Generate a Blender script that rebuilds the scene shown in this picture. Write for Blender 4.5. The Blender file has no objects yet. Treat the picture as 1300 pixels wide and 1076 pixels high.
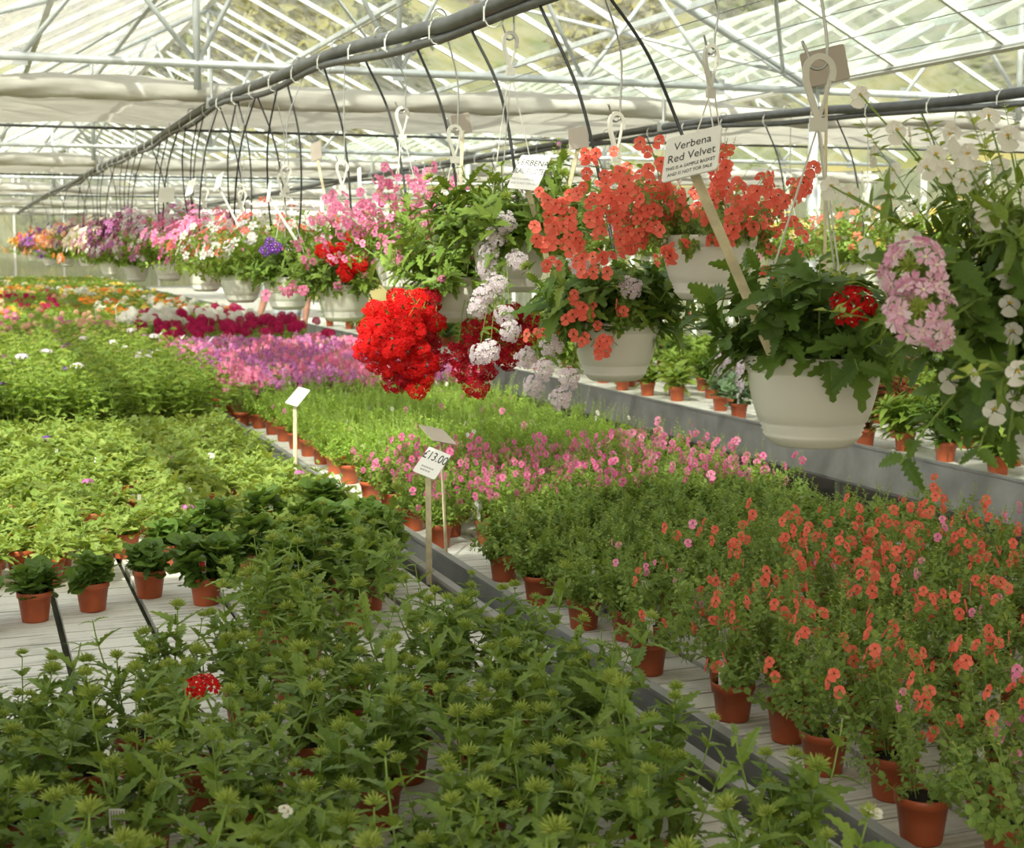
import bpy, bmesh, math, random
import numpy as np
from mathutils import Vector, Matrix, Quaternion

# ------------------------------------------------------------------ camera, sky, sun, exposure
scn = bpy.context.scene
COL = scn.collection
F, CX, CY, EYE = 1850.0, 650.0, 493.0, 1.75          # focal length and principal point in photo pixels, eye height
PITCH = math.atan(178 / F)
YAW = math.atan(695 / math.hypot(F, 178))
FW = np.array([math.sin(YAW) * math.cos(PITCH), math.cos(YAW) * math.cos(PITCH), -math.sin(PITCH)])
RT = np.array([math.cos(YAW), -math.sin(YAW), 0.0])
UP = np.cross(RT, FW)
CAM = np.array([0, 0, EYE])
cd = bpy.data.cameras.new('camera')
cam = bpy.data.objects.new('camera', cd); COL.objects.link(cam)
cam.location = CAM
cam.rotation_euler = (math.pi / 2 - PITCH, 0, -YAW)
cd.sensor_fit = 'HORIZONTAL'; cd.sensor_width = 36; cd.lens = F / 1300 * 36
cd.shift_y = -45 / 1300
cd.clip_start = 0.05; cd.clip_end = 600
cd.dof.use_dof = True; cd.dof.focus_distance = 3.6; cd.dof.aperture_fstop = 9.0
scn.camera = cam

def ray(x, y): return FW + RT * (x - CX) / F - UP * (y - CY) / F
def atz(x, y, z=0.7):
    d = ray(x, y); return CAM + d * ((z - EYE) / d[2])
def atd(x, y, D): return CAM + ray(x, y) * D
def proj(p):
    v = np.asarray(p, float) - CAM; d = float(v @ FW)
    if d < 0.2: return -9999, -9999, d
    return CX + F * float(v @ RT) / d, CY - F * float(v @ UP) / d, d

wd = bpy.data.worlds.new('world'); scn.world = wd; wd.use_nodes = True
wn = wd.node_tree.nodes; wl = wd.node_tree.links
bgn = wn['Background']
sky = wn.new('ShaderNodeTexSky'); sky.sky_type = 'NISHITA'; sky.sun_disc = False
sky.sun_elevation = math.radians(43); sky.sun_rotation = math.radians(215); sky.air_density = 1.0; sky.dust_density = 2.5
hs = wn.new('ShaderNodeHueSaturation'); hs.inputs['Saturation'].default_value = .45; wl.new(sky.outputs[0], hs.inputs['Color'])
wm = wn.new('ShaderNodeMix'); wm.data_type = 'RGBA'; wm.blend_type = 'MULTIPLY'; wm.inputs[0].default_value = 1; wm.inputs[7].default_value = (1.05, 1.0, .92, 1)
wl.new(hs.outputs[0], wm.inputs[6]); wl.new(wm.outputs[2], bgn.inputs[0]); bgn.inputs[1].default_value = 0.31
SUN_AZ, SUN_EL = math.radians(33), math.radians(43)
sl = bpy.data.lights.new('sun', 'SUN'); sl.energy = 7.6; sl.angle = math.radians(0.8); sl.color = (1.0, 0.945, 0.84)
sun = bpy.data.objects.new('sun', sl); COL.objects.link(sun)
sdir = Vector((math.sin(SUN_AZ) * math.cos(SUN_EL), math.cos(SUN_AZ) * math.cos(SUN_EL), -math.sin(SUN_EL)))
sun.rotation_euler = sdir.to_track_quat('-Z', 'Y').to_euler(); sun.location = (-6, -9, 14)
vs = scn.view_settings
vs.view_transform = 'Standard'; vs.look = 'None'; vs.gamma = 1.0; vs.use_curve_mapping = False
vs.exposure = 0.27
try:
    scn.cycles.transparent_max_bounces = 24; scn.cycles.max_bounces = 8
except Exception: pass

rng = random.Random(7)
U = rng.uniform

# ------------------------------------------------------------------ materials
def nodes(name):
    m = bpy.data.materials.new(name); m.use_nodes = True
    nt = m.node_tree; return m, nt.nodes, nt.links, nt.nodes['Principled BSDF'], nt.nodes['Material Output']

def plain(name, col, rough=0.5, metal=0.0, noise=0.0, scale=20, bump=0.0, spec=0.5):
    m, n, l, b, o = nodes(name)
    b.inputs['Base Color'].default_value = (*col, 1); b.inputs['Roughness'].default_value = rough
    b.inputs['Metallic'].default_value = metal; b.inputs['Specular IOR Level'].default_value = spec
    if noise or bump:
        tc = n.new('ShaderNodeTexCoord'); t = n.new('ShaderNodeTexNoise'); t.inputs['Scale'].default_value = scale; t.inputs['Detail'].default_value = 5
        l.new(tc.outputs['Object'], t.inputs['Vector'])
        if noise:
            r = n.new('ShaderNodeValToRGB')
            r.color_ramp.elements[0].position = .3; r.color_ramp.elements[1].position = .72
            r.color_ramp.elements[0].color = (*[c * (1 - noise) for c in col], 1)
            r.color_ramp.elements[1].color = (*[min(1, c * (1 + noise * .6)) for c in col], 1)
            l.new(t.outputs[0], r.inputs[0]); l.new(r.outputs[0], b.inputs['Base Color'])
        if bump:
            bp = n.new('ShaderNodeBump'); bp.inputs['Strength'].default_value = bump; bp.inputs['Distance'].default_value = 0.01
            l.new(t.outputs[0], bp.inputs['Height']); l.new(bp.outputs[0], b.inputs['Normal'])
    return m

def leafy(name, c0, c1, trans=0.35, rough=0.5, tcol=None, spec=0.35):
    """two-sided plant tissue: colour varies leaf by leaf, light comes through"""
    m, n, l, b, o = nodes(name)
    g = n.new('ShaderNodeNewGeometry'); oi = n.new('ShaderNodeObjectInfo')
    ad = n.new('ShaderNodeMath'); ad.operation = 'MULTIPLY_ADD'; ad.inputs[1].default_value = .7
    mm = n.new('ShaderNodeMath'); mm.operation = 'MULTIPLY'; mm.inputs[1].default_value = .3
    l.new(oi.outputs['Random'], mm.inputs[0]); l.new(g.outputs['Random Per Island'], ad.inputs[0]); l.new(mm.outputs[0], ad.inputs[2])
    r = n.new('ShaderNodeMix'); r.data_type = 'RGBA'
    tc = n.new('ShaderNodeTexCoord'); tn = n.new('ShaderNodeTexNoise'); tn.inputs['Scale'].default_value = 190; tn.inputs['Detail'].default_value = 2; l.new(tc.outputs['Object'], tn.inputs['Vector'])
    sb = n.new('ShaderNodeMath'); sb.operation = 'MULTIPLY_ADD'; sb.inputs[1].default_value = .7; sb.inputs[2].default_value = -.35; l.new(tn.outputs[0], sb.inputs[0])
    a2 = n.new('ShaderNodeMath'); a2.operation = 'ADD'; a2.use_clamp = True; l.new(ad.outputs[0], a2.inputs[0]); l.new(sb.outputs[0], a2.inputs[1])
    bp = n.new('ShaderNodeBump'); bp.inputs['Strength'].default_value = .35; bp.inputs['Distance'].default_value = .002; l.new(tn.outputs[0], bp.inputs['Height']); l.new(bp.outputs[0], b.inputs['Normal'])
    l.new(a2.outputs[0], r.inputs[0]); r.inputs[6].default_value = (*c0, 1); r.inputs[7].default_value = (*c1, 1)
    l.new(r.outputs[2], b.inputs['Base Color']); b.inputs['Roughness'].default_value = rough; b.inputs['Specular IOR Level'].default_value = spec
    tr = n.new('ShaderNodeBsdfTranslucent')
    tm = n.new('ShaderNodeMix'); tm.data_type = 'RGBA'; tm.blend_type = 'MULTIPLY'; tm.inputs[0].default_value = 1
    l.new(r.outputs[2], tm.inputs[6]); tm.inputs[7].default_value = (*(tcol or (1.6, 1.35, .8)), 1)
    l.new(tm.outputs[2], tr.inputs[0])
    mx = n.new('ShaderNodeMixShader'); mx.inputs[0].default_value = trans
    l.new(b.outputs[0], mx.inputs[1]); l.new(tr.outputs[0], mx.inputs[2]); l.new(mx.outputs[0], o.inputs[0])
    return m

def petal(name, c0, c1, trans=0.3): return leafy(name, c0, c1, trans, 0.6, (1.1, 1.0, 1.0), 0.15)

def glassy(name, wash=0.0, washcol=(.85, .83, .78), streak=4.0, tint=(.93, .97, .94)):
    """thin greenhouse pane, optionally whitewashed in streaks"""
    m, n, l, b, o = nodes(name)
    tp = n.new('ShaderNodeBsdfTransparent'); tp.inputs[0].default_value = (*tint, 1)
    gl = n.new('ShaderNodeBsdfGlossy'); gl.inputs['Roughness'].default_value = .05
    mx = n.new('ShaderNodeMixShader'); mx.inputs[0].default_value = .06; l.new(tp.outputs[0], mx.inputs[1]); l.new(gl.outputs[0], mx.inputs[2])
    df = n.new('ShaderNodeBsdfDiffuse'); df.inputs[0].default_value = (*washcol, 1)
    tl = n.new('ShaderNodeBsdfTranslucent'); tl.inputs[0].default_value = (*washcol, 1)
    dm = n.new('ShaderNodeMixShader'); dm.inputs[0].default_value = .6; l.new(df.outputs[0], dm.inputs[1]); l.new(tl.outputs[0], dm.inputs[2])
    tc = n.new('ShaderNodeTexCoord'); mp = n.new('ShaderNodeMapping'); mp.inputs['Scale'].default_value = (streak, streak, streak * .3)
    t = n.new('ShaderNodeTexNoise'); t.inputs['Scale'].default_value = 1.5; t.inputs['Detail'].default_value = 5
    gg = n.new('ShaderNodeNewGeometry')
    l.new(gg.outputs['Position'], mp.inputs[0]); l.new(mp.outputs[0], t.inputs['Vector'])
    r = n.new('ShaderNodeMapRange'); r.inputs[1].default_value = .3; r.inputs[2].default_value = .7
    r.inputs[3].default_value = max(0, wash - .18); r.inputs[4].default_value = min(1, wash + .18)
    l.new(t.outputs[0], r.inputs[0])
    m2 = n.new('ShaderNodeMixShader'); l.new(r.outputs[0], m2.inputs[0]); l.new(mx.outputs[0], m2.inputs[1]); l.new(dm.outputs[0], m2.inputs[2])
    l.new(m2.outputs[0], o.inputs[0])
    return m

def fabric(name, col, trans=0.5):
    m, n, l, b, o = nodes(name)
    tc = n.new('ShaderNodeTexCoord'); t = n.new('ShaderNodeTexNoise'); t.inputs['Scale'].default_value = 1.2; t.inputs['Detail'].default_value = 6
    l.new(tc.outputs['Object'], t.inputs['Vector'])
    r = n.new('ShaderNodeValToRGB'); r.color_ramp.elements[0].color = (*[c * .8 for c in col], 1); r.color_ramp.elements[1].color = (*col, 1)
    l.new(t.outputs[0], r.inputs[0])
    df = n.new('ShaderNodeBsdfDiffuse'); tl = n.new('ShaderNodeBsdfTranslucent'); l.new(r.outputs[0], df.inputs[0]); l.new(r.outputs[0], tl.inputs[0])
    mx = n.new('ShaderNodeMixShader'); mx.inputs[0].default_value = trans
    l.new(df.outputs[0], mx.inputs[1]); l.new(tl.outputs[0], mx.inputs[2]); l.new(mx.outputs[0], o.inputs[0])
    return m

M = {}
M['verbena'] = leafy('verbena_leaf', (.105, .19, .026), (.25, .36, .06), .27, .42)
M['verbena_dark'] = leafy('verbena_dark_leaf', (.075, .150, .022), (.155, .26, .045), .32)
M['lime'] = leafy('lime_leaf', (.21, .32, .06), (.37, .46, .115), .4)
M['fine'] = leafy('fine_leaf', (.22, .38, .05), (.38, .52, .09), .42)
M['mid'] = leafy('mid_leaf', (.20, .32, .05), (.32, .44, .085), .35)
M['small'] = leafy('small_leaf', (.15, .25, .05), (.28, .39, .085), .33)
M['grey'] = leafy('grey_leaf', (.13, .21, .12), (.2, .3, .16), .25)
M['red_leaf'] = leafy('red_leaf', (.16, .02, .015), (.34, .07, .03), .3, tcol=(1.3, 1, .9))
M['stem'] = leafy('stem_green', (.22, .34, .07), (.30, .42, .10), .2)
M['bud'] = leafy('bud_green', (.30, .42, .07), (.46, .54, .13), .3)
M['coral'] = petal('coral_petal', (.86, .145, .095), (.95, .26, .18)); M['coral_eye'] = plain('coral_throat', (.35, .02, .03), .7)
M['red'] = petal('red_petal', (.52, .004, .008), (.82, .018, .014), .25); M['cream'] = plain('cream_eye', (.85, .78, .5), .6)
M['dark_red'] = petal('dark_red_petal', (.30, .004, .012), (.5, .01, .025), .2)
M['crimson'] = petal('crimson_petal', (.48, .008, .09), (.66, .03, .17)); M['white'] = petal('white_petal', (.86, .84, .76), (.93, .92, .87), .3)
M['yellow'] = plain('yellow_throat', (.75, .48, .06), .6)
M['lilac'] = petal('lilac_white_petal', (.78, .66, .76), (.9, .85, .88)); M['pink'] = petal('pink_petal', (.85, .20, .42), (.93, .42, .60))
M['hot_pink'] = petal('hot_pink_petal', (.80, .13, .36), (.92, .30, .52)); M['pink_eye'] = plain('pink_throat', (.45, .02, .12), .7)
M['mauve'] = petal('mauve_petal', (.55, .16, .45), (.75, .32, .62)); M['purple'] = petal('purple_petal', (.16, .02, .42), (.30, .05, .55))
M['plum'] = petal('plum_petal', (.10, .012, .06), (.19, .03, .11), .15); M['orange'] = petal('orange_petal', (.9, .22, .03), (.95, .42, .10))
M['peach'] = petal('peach_petal', (.92, .52, .32), (.95, .75, .58)); M['yellowp'] = petal('yellow_petal', (.9, .6, .05), (.95, .8, .3))
M['stripe'] = petal('stripe_petal', (.78, .34, .56), (.95, .85, .90))
M['pot'] = plain('terracotta_plastic', (.44, .095, .03), .42, noise=.18, scale=9, bump=.05)
M['soil'] = plain('potting_soil', (.022, .014, .009), .95, noise=.5, scale=90, bump=.6)
M['basket'] = plain('white_plastic', (.74, .72, .64), .38, noise=.05, scale=6)
M['hanger'] = plain('hanger_plastic', (.66, .64, .57), .35)
M['alu'] = plain('aluminium', (.55, .56, .56), .38, .75, noise=.2, scale=7, bump=.04)
M['alu_dull'] = plain('dull_aluminium', (.40, .40, .385), .5, .35, noise=.25, scale=5, bump=.05)
M['steel'] = plain('galvanised_tube', (.62, .65, .66), .42, .35, noise=.15, scale=12)
M['white_metal'] = plain('white_bar', (.80, .80, .76), .45)
M['wire'] = plain('hook_wire', (.45, .45, .43), .3, .9)
M['hose'] = plain('grey_pipe', (.095, .098, .10), .42, noise=.3, scale=14)
M['black'] = plain('black_tube', (.012, .012, .012), .45)
M['tie'] = plain('white_tie', (.85, .84, .8), .5)
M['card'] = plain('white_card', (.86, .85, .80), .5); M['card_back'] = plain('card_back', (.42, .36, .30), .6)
M['wood'] = plain('pale_wood', (.74, .64, .42), .6, noise=.25, scale=30)
M['ink'] = plain('black_ink', (.012, .012, .014), .6); M['grey_ink'] = plain('grey_ink', (.36, .36, .36), .6)
M['tagred'] = plain('tag_red', (.6, .03, .02), .4); M['taggreen'] = plain('tag_green', (.35, .5, .3), .4)
M['concrete'] = plain('concrete_floor', (.13, .105, .08), .85, noise=.45, scale=1.6, bump=.2)
M['slot_algae'] = plain('slot_dirt', (.045, .05, .022), .8, noise=.6, scale=11)  # dark tray base with green-yellow algae in the slots
M['screen'] = fabric('shade_cloth', (.80, .755, .68), .43); M['roll'] = fabric('bunched_cloth', (.82, .79, .73), .25)
M['glass'] = glassy('clear_pane', .10, (.6, .58, .5)); M['wash'] = glassy('whitewashed_pane', .42, (.60, .585, .545))
M['wall'] = glassy('wall_pane', .45, (.55, .55, .47))

def board_mat():
    m, n, l, b, o = nodes('white_board')
    g = n.new('ShaderNodeNewGeometry'); t = n.new('ShaderNodeTexNoise'); t.inputs['Scale'].default_value = 5; t.inputs['Detail'].default_value = 7; t.inputs['Roughness'].default_value = .65
    l.new(g.outputs['Position'], t.inputs['Vector'])
    mp = n.new('ShaderNodeMapping'); mp.inputs['Scale'].default_value = (3, 70, 3); l.new(g.outputs['Position'], mp.inputs[0])
    t2 = n.new('ShaderNodeTexNoise'); t2.inputs['Scale'].default_value = 1; t2.inputs['Detail'].default_value = 3; l.new(mp.outputs[0], t2.inputs['Vector'])
    av = n.new('ShaderNodeMath'); av.operation = 'ADD'; l.new(t.outputs[0], av.inputs[0]); l.new(t2.outputs[0], av.inputs[1])
    r = n.new('ShaderNodeValToRGB'); r.color_ramp.elements[0].position = .72; r.color_ramp.elements[1].position = 1.1
    r.color_ramp.elements[0].color = (.42, .41, .36, 1); r.color_ramp.elements[1].color = (.74, .72, .66, 1)
    l.new(av.outputs[0], r.inputs[0]); l.new(r.outputs[0], b.inputs['Base Color']); b.inputs['Roughness'].default_value = .7
    bp = n.new('ShaderNodeBump'); bp.inputs['Strength'].default_value = .25; bp.inputs['Distance'].default_value = .004
    l.new(t2.outputs[0], bp.inputs['Height']); l.new(bp.outputs[0], b.inputs['Normal'])
    return m
M['board'] = board_mat()

# ------------------------------------------------------------------ mesh building
def unit(v):
    v = np.asarray(v, float); return v / (np.linalg.norm(v) + 1e-12)
def basis(d, up=(0, 0, 1)):
    d = unit(d); up = np.asarray(up, float)
    s = np.cross(d, up)
    if np.linalg.norm(s) < 1e-3: s = np.cross(d, (1, 0.1, 0))
    s = unit(s); return np.stack([s, d, np.cross(s, d)], 1)       # columns: side, along, normal

class MB:
    def __init__(self): self.v = []; self.f = []; self.m = []; self.n = 0
    def add(self, v, f, mi=0):
        v = np.asarray(v, float); k = self.n
        self.v.append(v); self.n += len(v)
        for q in f: self.f.append(tuple(i + k for i in q))
        if isinstance(mi, int): self.m += [mi] * len(f)
        else: self.m += list(mi)
    def merge(self, o, mat=None, mi=None):
        v = np.concatenate(o.v) if o.v else np.zeros((0, 3))
        if mat is not None:
            A = np.array(mat); v = v @ A[:3, :3].T + A[:3, 3]
        self.add(v, o.f, o.m if mi is None else mi)
    def put(self, tpl, pos, R, s, mi=0):
        v, f = tpl; self.add((v * s) @ R.T + np.asarray(pos), f, mi)
    def tube(self, pts, r, n=5, mi=0, cap=True):
        pts = np.asarray(pts, float); k = len(pts)
        r = np.full(k, r) if np.isscalar(r) else np.asarray(r, float)
        tg = np.gradient(pts, axis=0); tg /= (np.linalg.norm(tg, axis=1)[:, None] + 1e-12)
        s = np.cross(tg[0], (0, 0, 1)); s = np.cross(tg[0], (1, 0, 0)) if np.linalg.norm(s) < .1 else s
        s = unit(s); V = []
        a = np.arange(n) * 2 * math.pi / n
        for i in range(k):
            s = unit(s - tg[i] * (s @ tg[i])); b = np.cross(tg[i], s)
            V.append(pts[i] + r[i] * (np.cos(a)[:, None] * s + np.sin(a)[:, None] * b))
        f = [(i * n + j, i * n + (j + 1) % n, (i + 1) * n + (j + 1) % n, (i + 1) * n + j) for i in range(k - 1) for j in range(n)]
        if cap: f += [tuple(range(n))[::-1], tuple((k - 1) * n + j for j in range(n))]
        self.add(np.concatenate(V), f, mi)
    def box(self, c, s, R=None, mi=0):
        p = np.array([(x, y, z) for x in (-.5, .5) for y in (-.5, .5) for z in (-.5, .5)]) * np.asarray(s)
        if R is not None: p = p @ np.asarray(R).T
        self.add(p + np.asarray(c), [(0, 1, 3, 2), (4, 6, 7, 5), (0, 4, 5, 1), (2, 3, 7, 6), (0, 2, 6, 4), (1, 5, 7, 3)], mi)
    def lathe(self, prof, n=24, mi=0, c=(0, 0, 0)):
        a = np.arange(n) * 2 * math.pi / n; V = []
        for r, z in prof: V.append(np.stack([r * np.cos(a), r * np.sin(a), np.full(n, z)], 1))
        k = len(prof)
        f = [(i * n + j, i * n + (j + 1) % n, (i + 1) * n + (j + 1) % n, (i + 1) * n + j) for i in range(k - 1) for j in range(n)]
        self.add(np.concatenate(V) + np.asarray(c), f, mi)
    def disc(self, r, z, n=20, mi=0, c=(0, 0, 0), dome=0.0):
        a = np.arange(n) * 2 * math.pi / n
        v = np.stack([r * np.cos(a), r * np.sin(a), np.full(n, z)], 1)
        v = np.concatenate([v, [[0, 0, z + dome]]]) + np.asarray(c)
        self.add(v, [(i, (i + 1) % n, n) for i in range(n)], mi)
    def mesh(self, name, mats, smooth=False):
        me = bpy.data.meshes.new(name)
        me.from_pydata(np.concatenate(self.v).tolist() if self.v else [], [], self.f)
        for m in mats: me.materials.append(M[m] if isinstance(m, str) else m)
        me.polygons.foreach_set('material_index', self.m)
        if smooth: me.polygons.foreach_set('use_smooth', [True] * len(self.f))
        me.update(); return me

def ob(name, mesh, parent=None, mat=None, loc=None):
    o = bpy.data.objects.new(name, mesh); COL.objects.link(o)
    if parent is not None: o.parent = parent
    if mat is not None: o.matrix_basis = mat if isinstance(mat, Matrix) else Matrix(mat.tolist())
    elif loc is not None: o.location = loc
    return o
def tag(o, label=None, cat=None, group=None, kind=None):
    if label: o['label'] = label
    if cat: o['category'] = cat
    if group: o['group'] = group
    if kind: o['kind'] = kind
    return o
def thing(name, loc, label, cat, group=None, rz=0.0):
    o = ob(name, None, loc=tuple(loc)); o.rotation_euler.z = rz; o.empty_display_size = .05
    return tag(o, label, cat, group)
def TRS(p=(0, 0, 0), rz=0, s=1.0, rx=0, ry=0):
    return Matrix.Translation(p) @ Matrix.Rotation(rz, 4, 'Z') @ Matrix.Rotation(ry, 4, 'Y') @ Matrix.Rotation(rx, 4, 'X') @ Matrix.Scale(s, 4)
def face_mat(p, nrm, roll=0.0, s=1.0):
    """matrix that puts local +Z on nrm at p, local +Y as far up as it goes"""
    n = unit(nrm); x = np.cross((0, 0, 1), n)
    x = unit(x) if np.linalg.norm(x) > 1e-3 else np.array([1., 0, 0]); y = np.cross(n, x)
    c, q = math.cos(roll), math.sin(roll)
    X = (x * c + y * q) * s; Y = (-x * q + y * c) * s; Z = n * s
    return Matrix(((X[0], Y[0], Z[0], p[0]), (X[1], Y[1], Z[1], p[1]), (X[2], Y[2], Z[2], p[2]), (0, 0, 0, 1)))

# leaf templates: x side, y along, z up; unit length
def leaf_serrated(nt=5, w=.30, fold=.25, droop=.22, tooth=.68):
    V = []; Fc = []
    def wid(t): return w * (math.sin(math.pi * min(1, t * .92 + .06) ** .75) ** .8)
    def pt(t, x): return (x, t, fold * abs(x) - droop * t * t)
    mid = []
    for k in range(nt + 1):
        mid.append(len(V)); V.append(pt(k / nt, 0))
    for s in (-1, 1):
        e = []
        for i in range(2 * nt + 1):
            t = i / (2 * nt)
            if i == 2 * nt: e.append(mid[-1]); continue
            ww = wid(t) * (1.0 if i % 2 else tooth); ww = max(ww, .025)
            tt = t + (.035 if i % 2 else 0)
            e.append(len(V)); V.append(pt(tt, s * ww))
        for k in range(nt):
            a = (mid[k], e[2 * k], e[2 * k + 1], mid[k + 1]); b = (mid[k + 1], e[2 * k + 1], e[2 * k + 2])
            if s > 0: a, b = a[::-1], b[::-1]
            Fc.append(a)
            if len(set(b)) == 3: Fc.append(b)
    return np.array(V), Fc
def leaf_oval(w=.3, fold=.2, droop=.15, a=.3, b=.7, wb=.8):
    f = lambda t, x: (x, t, fold * abs(x) - droop * t * t)
    V = [f(0, 0), f(a, -w), f(a, 0), f(a, w), f(b, -w * wb), f(b, 0), f(b, w * wb), f(1, 0)]
    return np.array(V), [(0, 2, 1), (0, 3, 2), (1, 2, 5, 4), (2, 3, 6, 5), (4, 5, 7), (5, 6, 7)]
def leaf_tiny(w=.3):
    return np.array([(0, 0, 0), (-w, .5, .08), (w, .5, .08), (0, 1, -.1)]), [(0, 2, 3, 1)]
def leaf_round(w=.5):
    V = [(0, 0, 0)] + [(w * math.sin(a) * (1 + .08 * (-1) ** i), .5 - .5 * math.cos(a), .12 * math.sin(a * 1.5) ** 2) for i, a in enumerate(np.linspace(.5, 2 * math.pi - .5, 10))] + [(0, .5, -.06)]
    return np.array(V), [(11, i, i + 1) for i in range(0, 10)] + [(11, 10, 0)]
L_BIG = [leaf_serrated(5, .235, .32, d, .58) for d in (.05, .25, .45)]
L_BIG2 = [leaf_serrated(6, .29, .25, d, .6) for d in (.1, .3, .5)]
L_MED = [leaf_serrated(3, .34, .3, d, .6) for d in (.1, .3)]
L_OV = [leaf_oval(.32), leaf_oval(.36, .3, .3)]
L_LAN = [leaf_oval(.13, .2, .15, .3, .65), leaf_oval(.15, .25, .45, .3, .65)]
L_TINY = [leaf_tiny(.32), leaf_tiny(.25)]
L_RND = [leaf_round(.5), leaf_round(.45)]

def stem_path(H, lean0, lean1, k=8, wob=.06):
    p = np.zeros(3); out = [p.copy()]; yaw = 0
    for i in range(k):
        t = (i + .5) / k; a = lean0 + (lean1 - lean0) * t + U(-wob, wob); yaw += U(-wob, wob) * 1.6
        p = p + H / k * np.array([math.sin(a) * math.cos(yaw), math.sin(a) * math.sin(yaw), math.cos(a)]); out.append(p.copy())
    return np.array(out)
def along(path, t):
    x = t * (len(path) - 1); i = min(int(x), len(path) - 2); f = x - i
    return path[i] * (1 - f) + path[i + 1] * f, unit(path[i + 1] - path[i])

def leaf_pair(mb, p, d, phi, L, tpls, mi=0, ang=(.9, 1.25)):
    d = np.asarray(d, float); p = np.asarray(p, float); B = basis(d, (0.3, 0.2, 1)); s, n = B[:, 0], B[:, 2]
    for q in (0, math.pi):
        a = phi + q + U(-.25, .25); o = s * math.cos(a) + n * math.sin(a); e = U(*ang)
        dr = unit(d * math.cos(e) + o * math.sin(e)); R = basis(dr, d * .6 + np.array([0, 0, .7]) + np.array([U(-.3, .3), U(-.3, .3), 0]))
        mb.put(rng.choice(tpls), p + o * .002, R, L * U(.8, 1.15), mi)

# materials of a shoot mesh: 0 leaf, 1 stem, 2 bud
def verbena_shoot(H, lean0, lean1, L=.05, nodes=7, tpl=None, r=.0021, side=True, t0=.12):
    mb = MB(); tpl = tpl or L_BIG
    P = stem_path(H, lean0, lean1); mb.tube(P, np.linspace(r, r * .6, len(P)), 5, 1, False)
    ph = U(0, 3)
    for i in range(nodes):
        t = t0 + (.98 - t0) * (i / (nodes - 1)) ** .9; p, d = along(P, min(t, .995)); ph += math.pi / 2
        Ls = L * (.75 + .6 * math.sin(math.pi * min(1, t * .85 + .1))) * (1 if t < .9 else .55)
        leaf_pair(mb, p, d, ph, Ls, tpl)
        if i < nodes - 1 and rng.random() < .6: leaf_pair(mb, p, d, ph + U(.3, .9), Ls * .45, tpl, ang=(.3, .8))
        if side and 0 < i < nodes - 2 and rng.random() < .6:
            a = ph + U(-.3, .3); B = basis(d); o = B[:, 0] * math.cos(a) + B[:, 2] * math.sin(a)
            q = p; dd = unit(d * .7 + o * .75); hl = H * U(.12, .26)
            e = q + dd * hl; mb.tube([q, q + dd * hl * .5 + np.array([0, 0, .004]), e], [r * .7, r * .6, r * .4], 4, 1, False)
            for w in (.5, .95): leaf_pair(mb, q + dd * hl * w, dd, a + w * 3, Ls * (.7 if w < .9 else .5), tpl)
    tip, td = P[-1], unit(P[-1] - P[-2])
    return mb, tip, td

def bud_head(r=.014, n=34, mi=2):
    mb = MB()
    for i in range(n):
        z = 1 - (i + .5) / n * 1.1; a = i * 2.39996; q = math.sqrt(max(0, 1 - z * z))
        d = unit((q * math.cos(a), q * math.sin(a), z * .8 + .25)); p = d * r * .35; w = r * .16
        B = basis(d); s, nn = B[:, 0], B[:, 2]; e = p + d * r * U(.7, 1.05)
        mb.add([p + s * w, p - s * w * .6 + nn * w, p - s * w * .6 - nn * w, e], [(0, 1, 3), (1, 2, 3), (2, 0, 3)], mi)
    return mb

def floret(mb, p, nrm, s, mi=0, eye=1, notch=True, five=5):
    Mx = np.array(face_mat(p, nrm, U(0, 6.28), s)); V = []; Fc = []; mm = []
    def add(pts, f, m):
        k = len(V); V.extend(pts); Fc.extend([tuple(i + k for i in q) for q in f]); mm.extend([m] * len(f))
    for k in range(five):
        a = k * 2 * math.pi / five; c, q = math.cos(a), math.sin(a); rot = lambda x, y, z: (x * c - y * q, x * q + y * c, z)
        add([rot(0, .08, 0), rot(-.36, .62, .10), rot(-.24, 1.0, .02), rot(0, .84 if notch else 1.05, .08), rot(.24, 1.0, .02), rot(.36, .62, .10)], [(0, 5, 4, 3), (0, 3, 2, 1)], mi)
    if eye is not None: add([(math.cos(a) * .2, math.sin(a) * .2, .07) for a in np.arange(4) * math.pi / 2], [(0, 1, 2, 3)], eye)
    v = np.array(V); mb.add(v @ Mx[:3, :3].T + Mx[:3, 3], Fc, mm)

def verbena_head(R=.038, n=26, fs=.0115, flat=.5, ring=False):
    mb = MB()
    for i in range(n):
        z = 1 - (i + .5) / n * .98 + U(-.07, .07); z = max(-.1, min(1, z)); a = i * 2.39996 + U(-.35, .35); q = math.sqrt(max(0, 1 - z * z))
        if ring and z > .87: continue
        d = np.array((q * math.cos(a), q * math.sin(a), z)); p = d * R * np.array([1, 1, flat]) * U(.82, 1.08)
        floret(mb, p, unit(d * np.array([1, 1, 1.5]) + np.array([U(-.35, .35), U(-.35, .35), U(-.2, .3)])), fs * U(.85, 1.2))
    if ring: mb.merge(bud_head(R * .38, 26), TRS((0, 0, R * .28)))
    for i in range(7):
        a = i * .9; mb.tube([(0, 0, -R * .6), (math.cos(a) * R * .6, math.sin(a) * R * .6, R * .05)], R * .03, 3, 2, False)
    return mb

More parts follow.
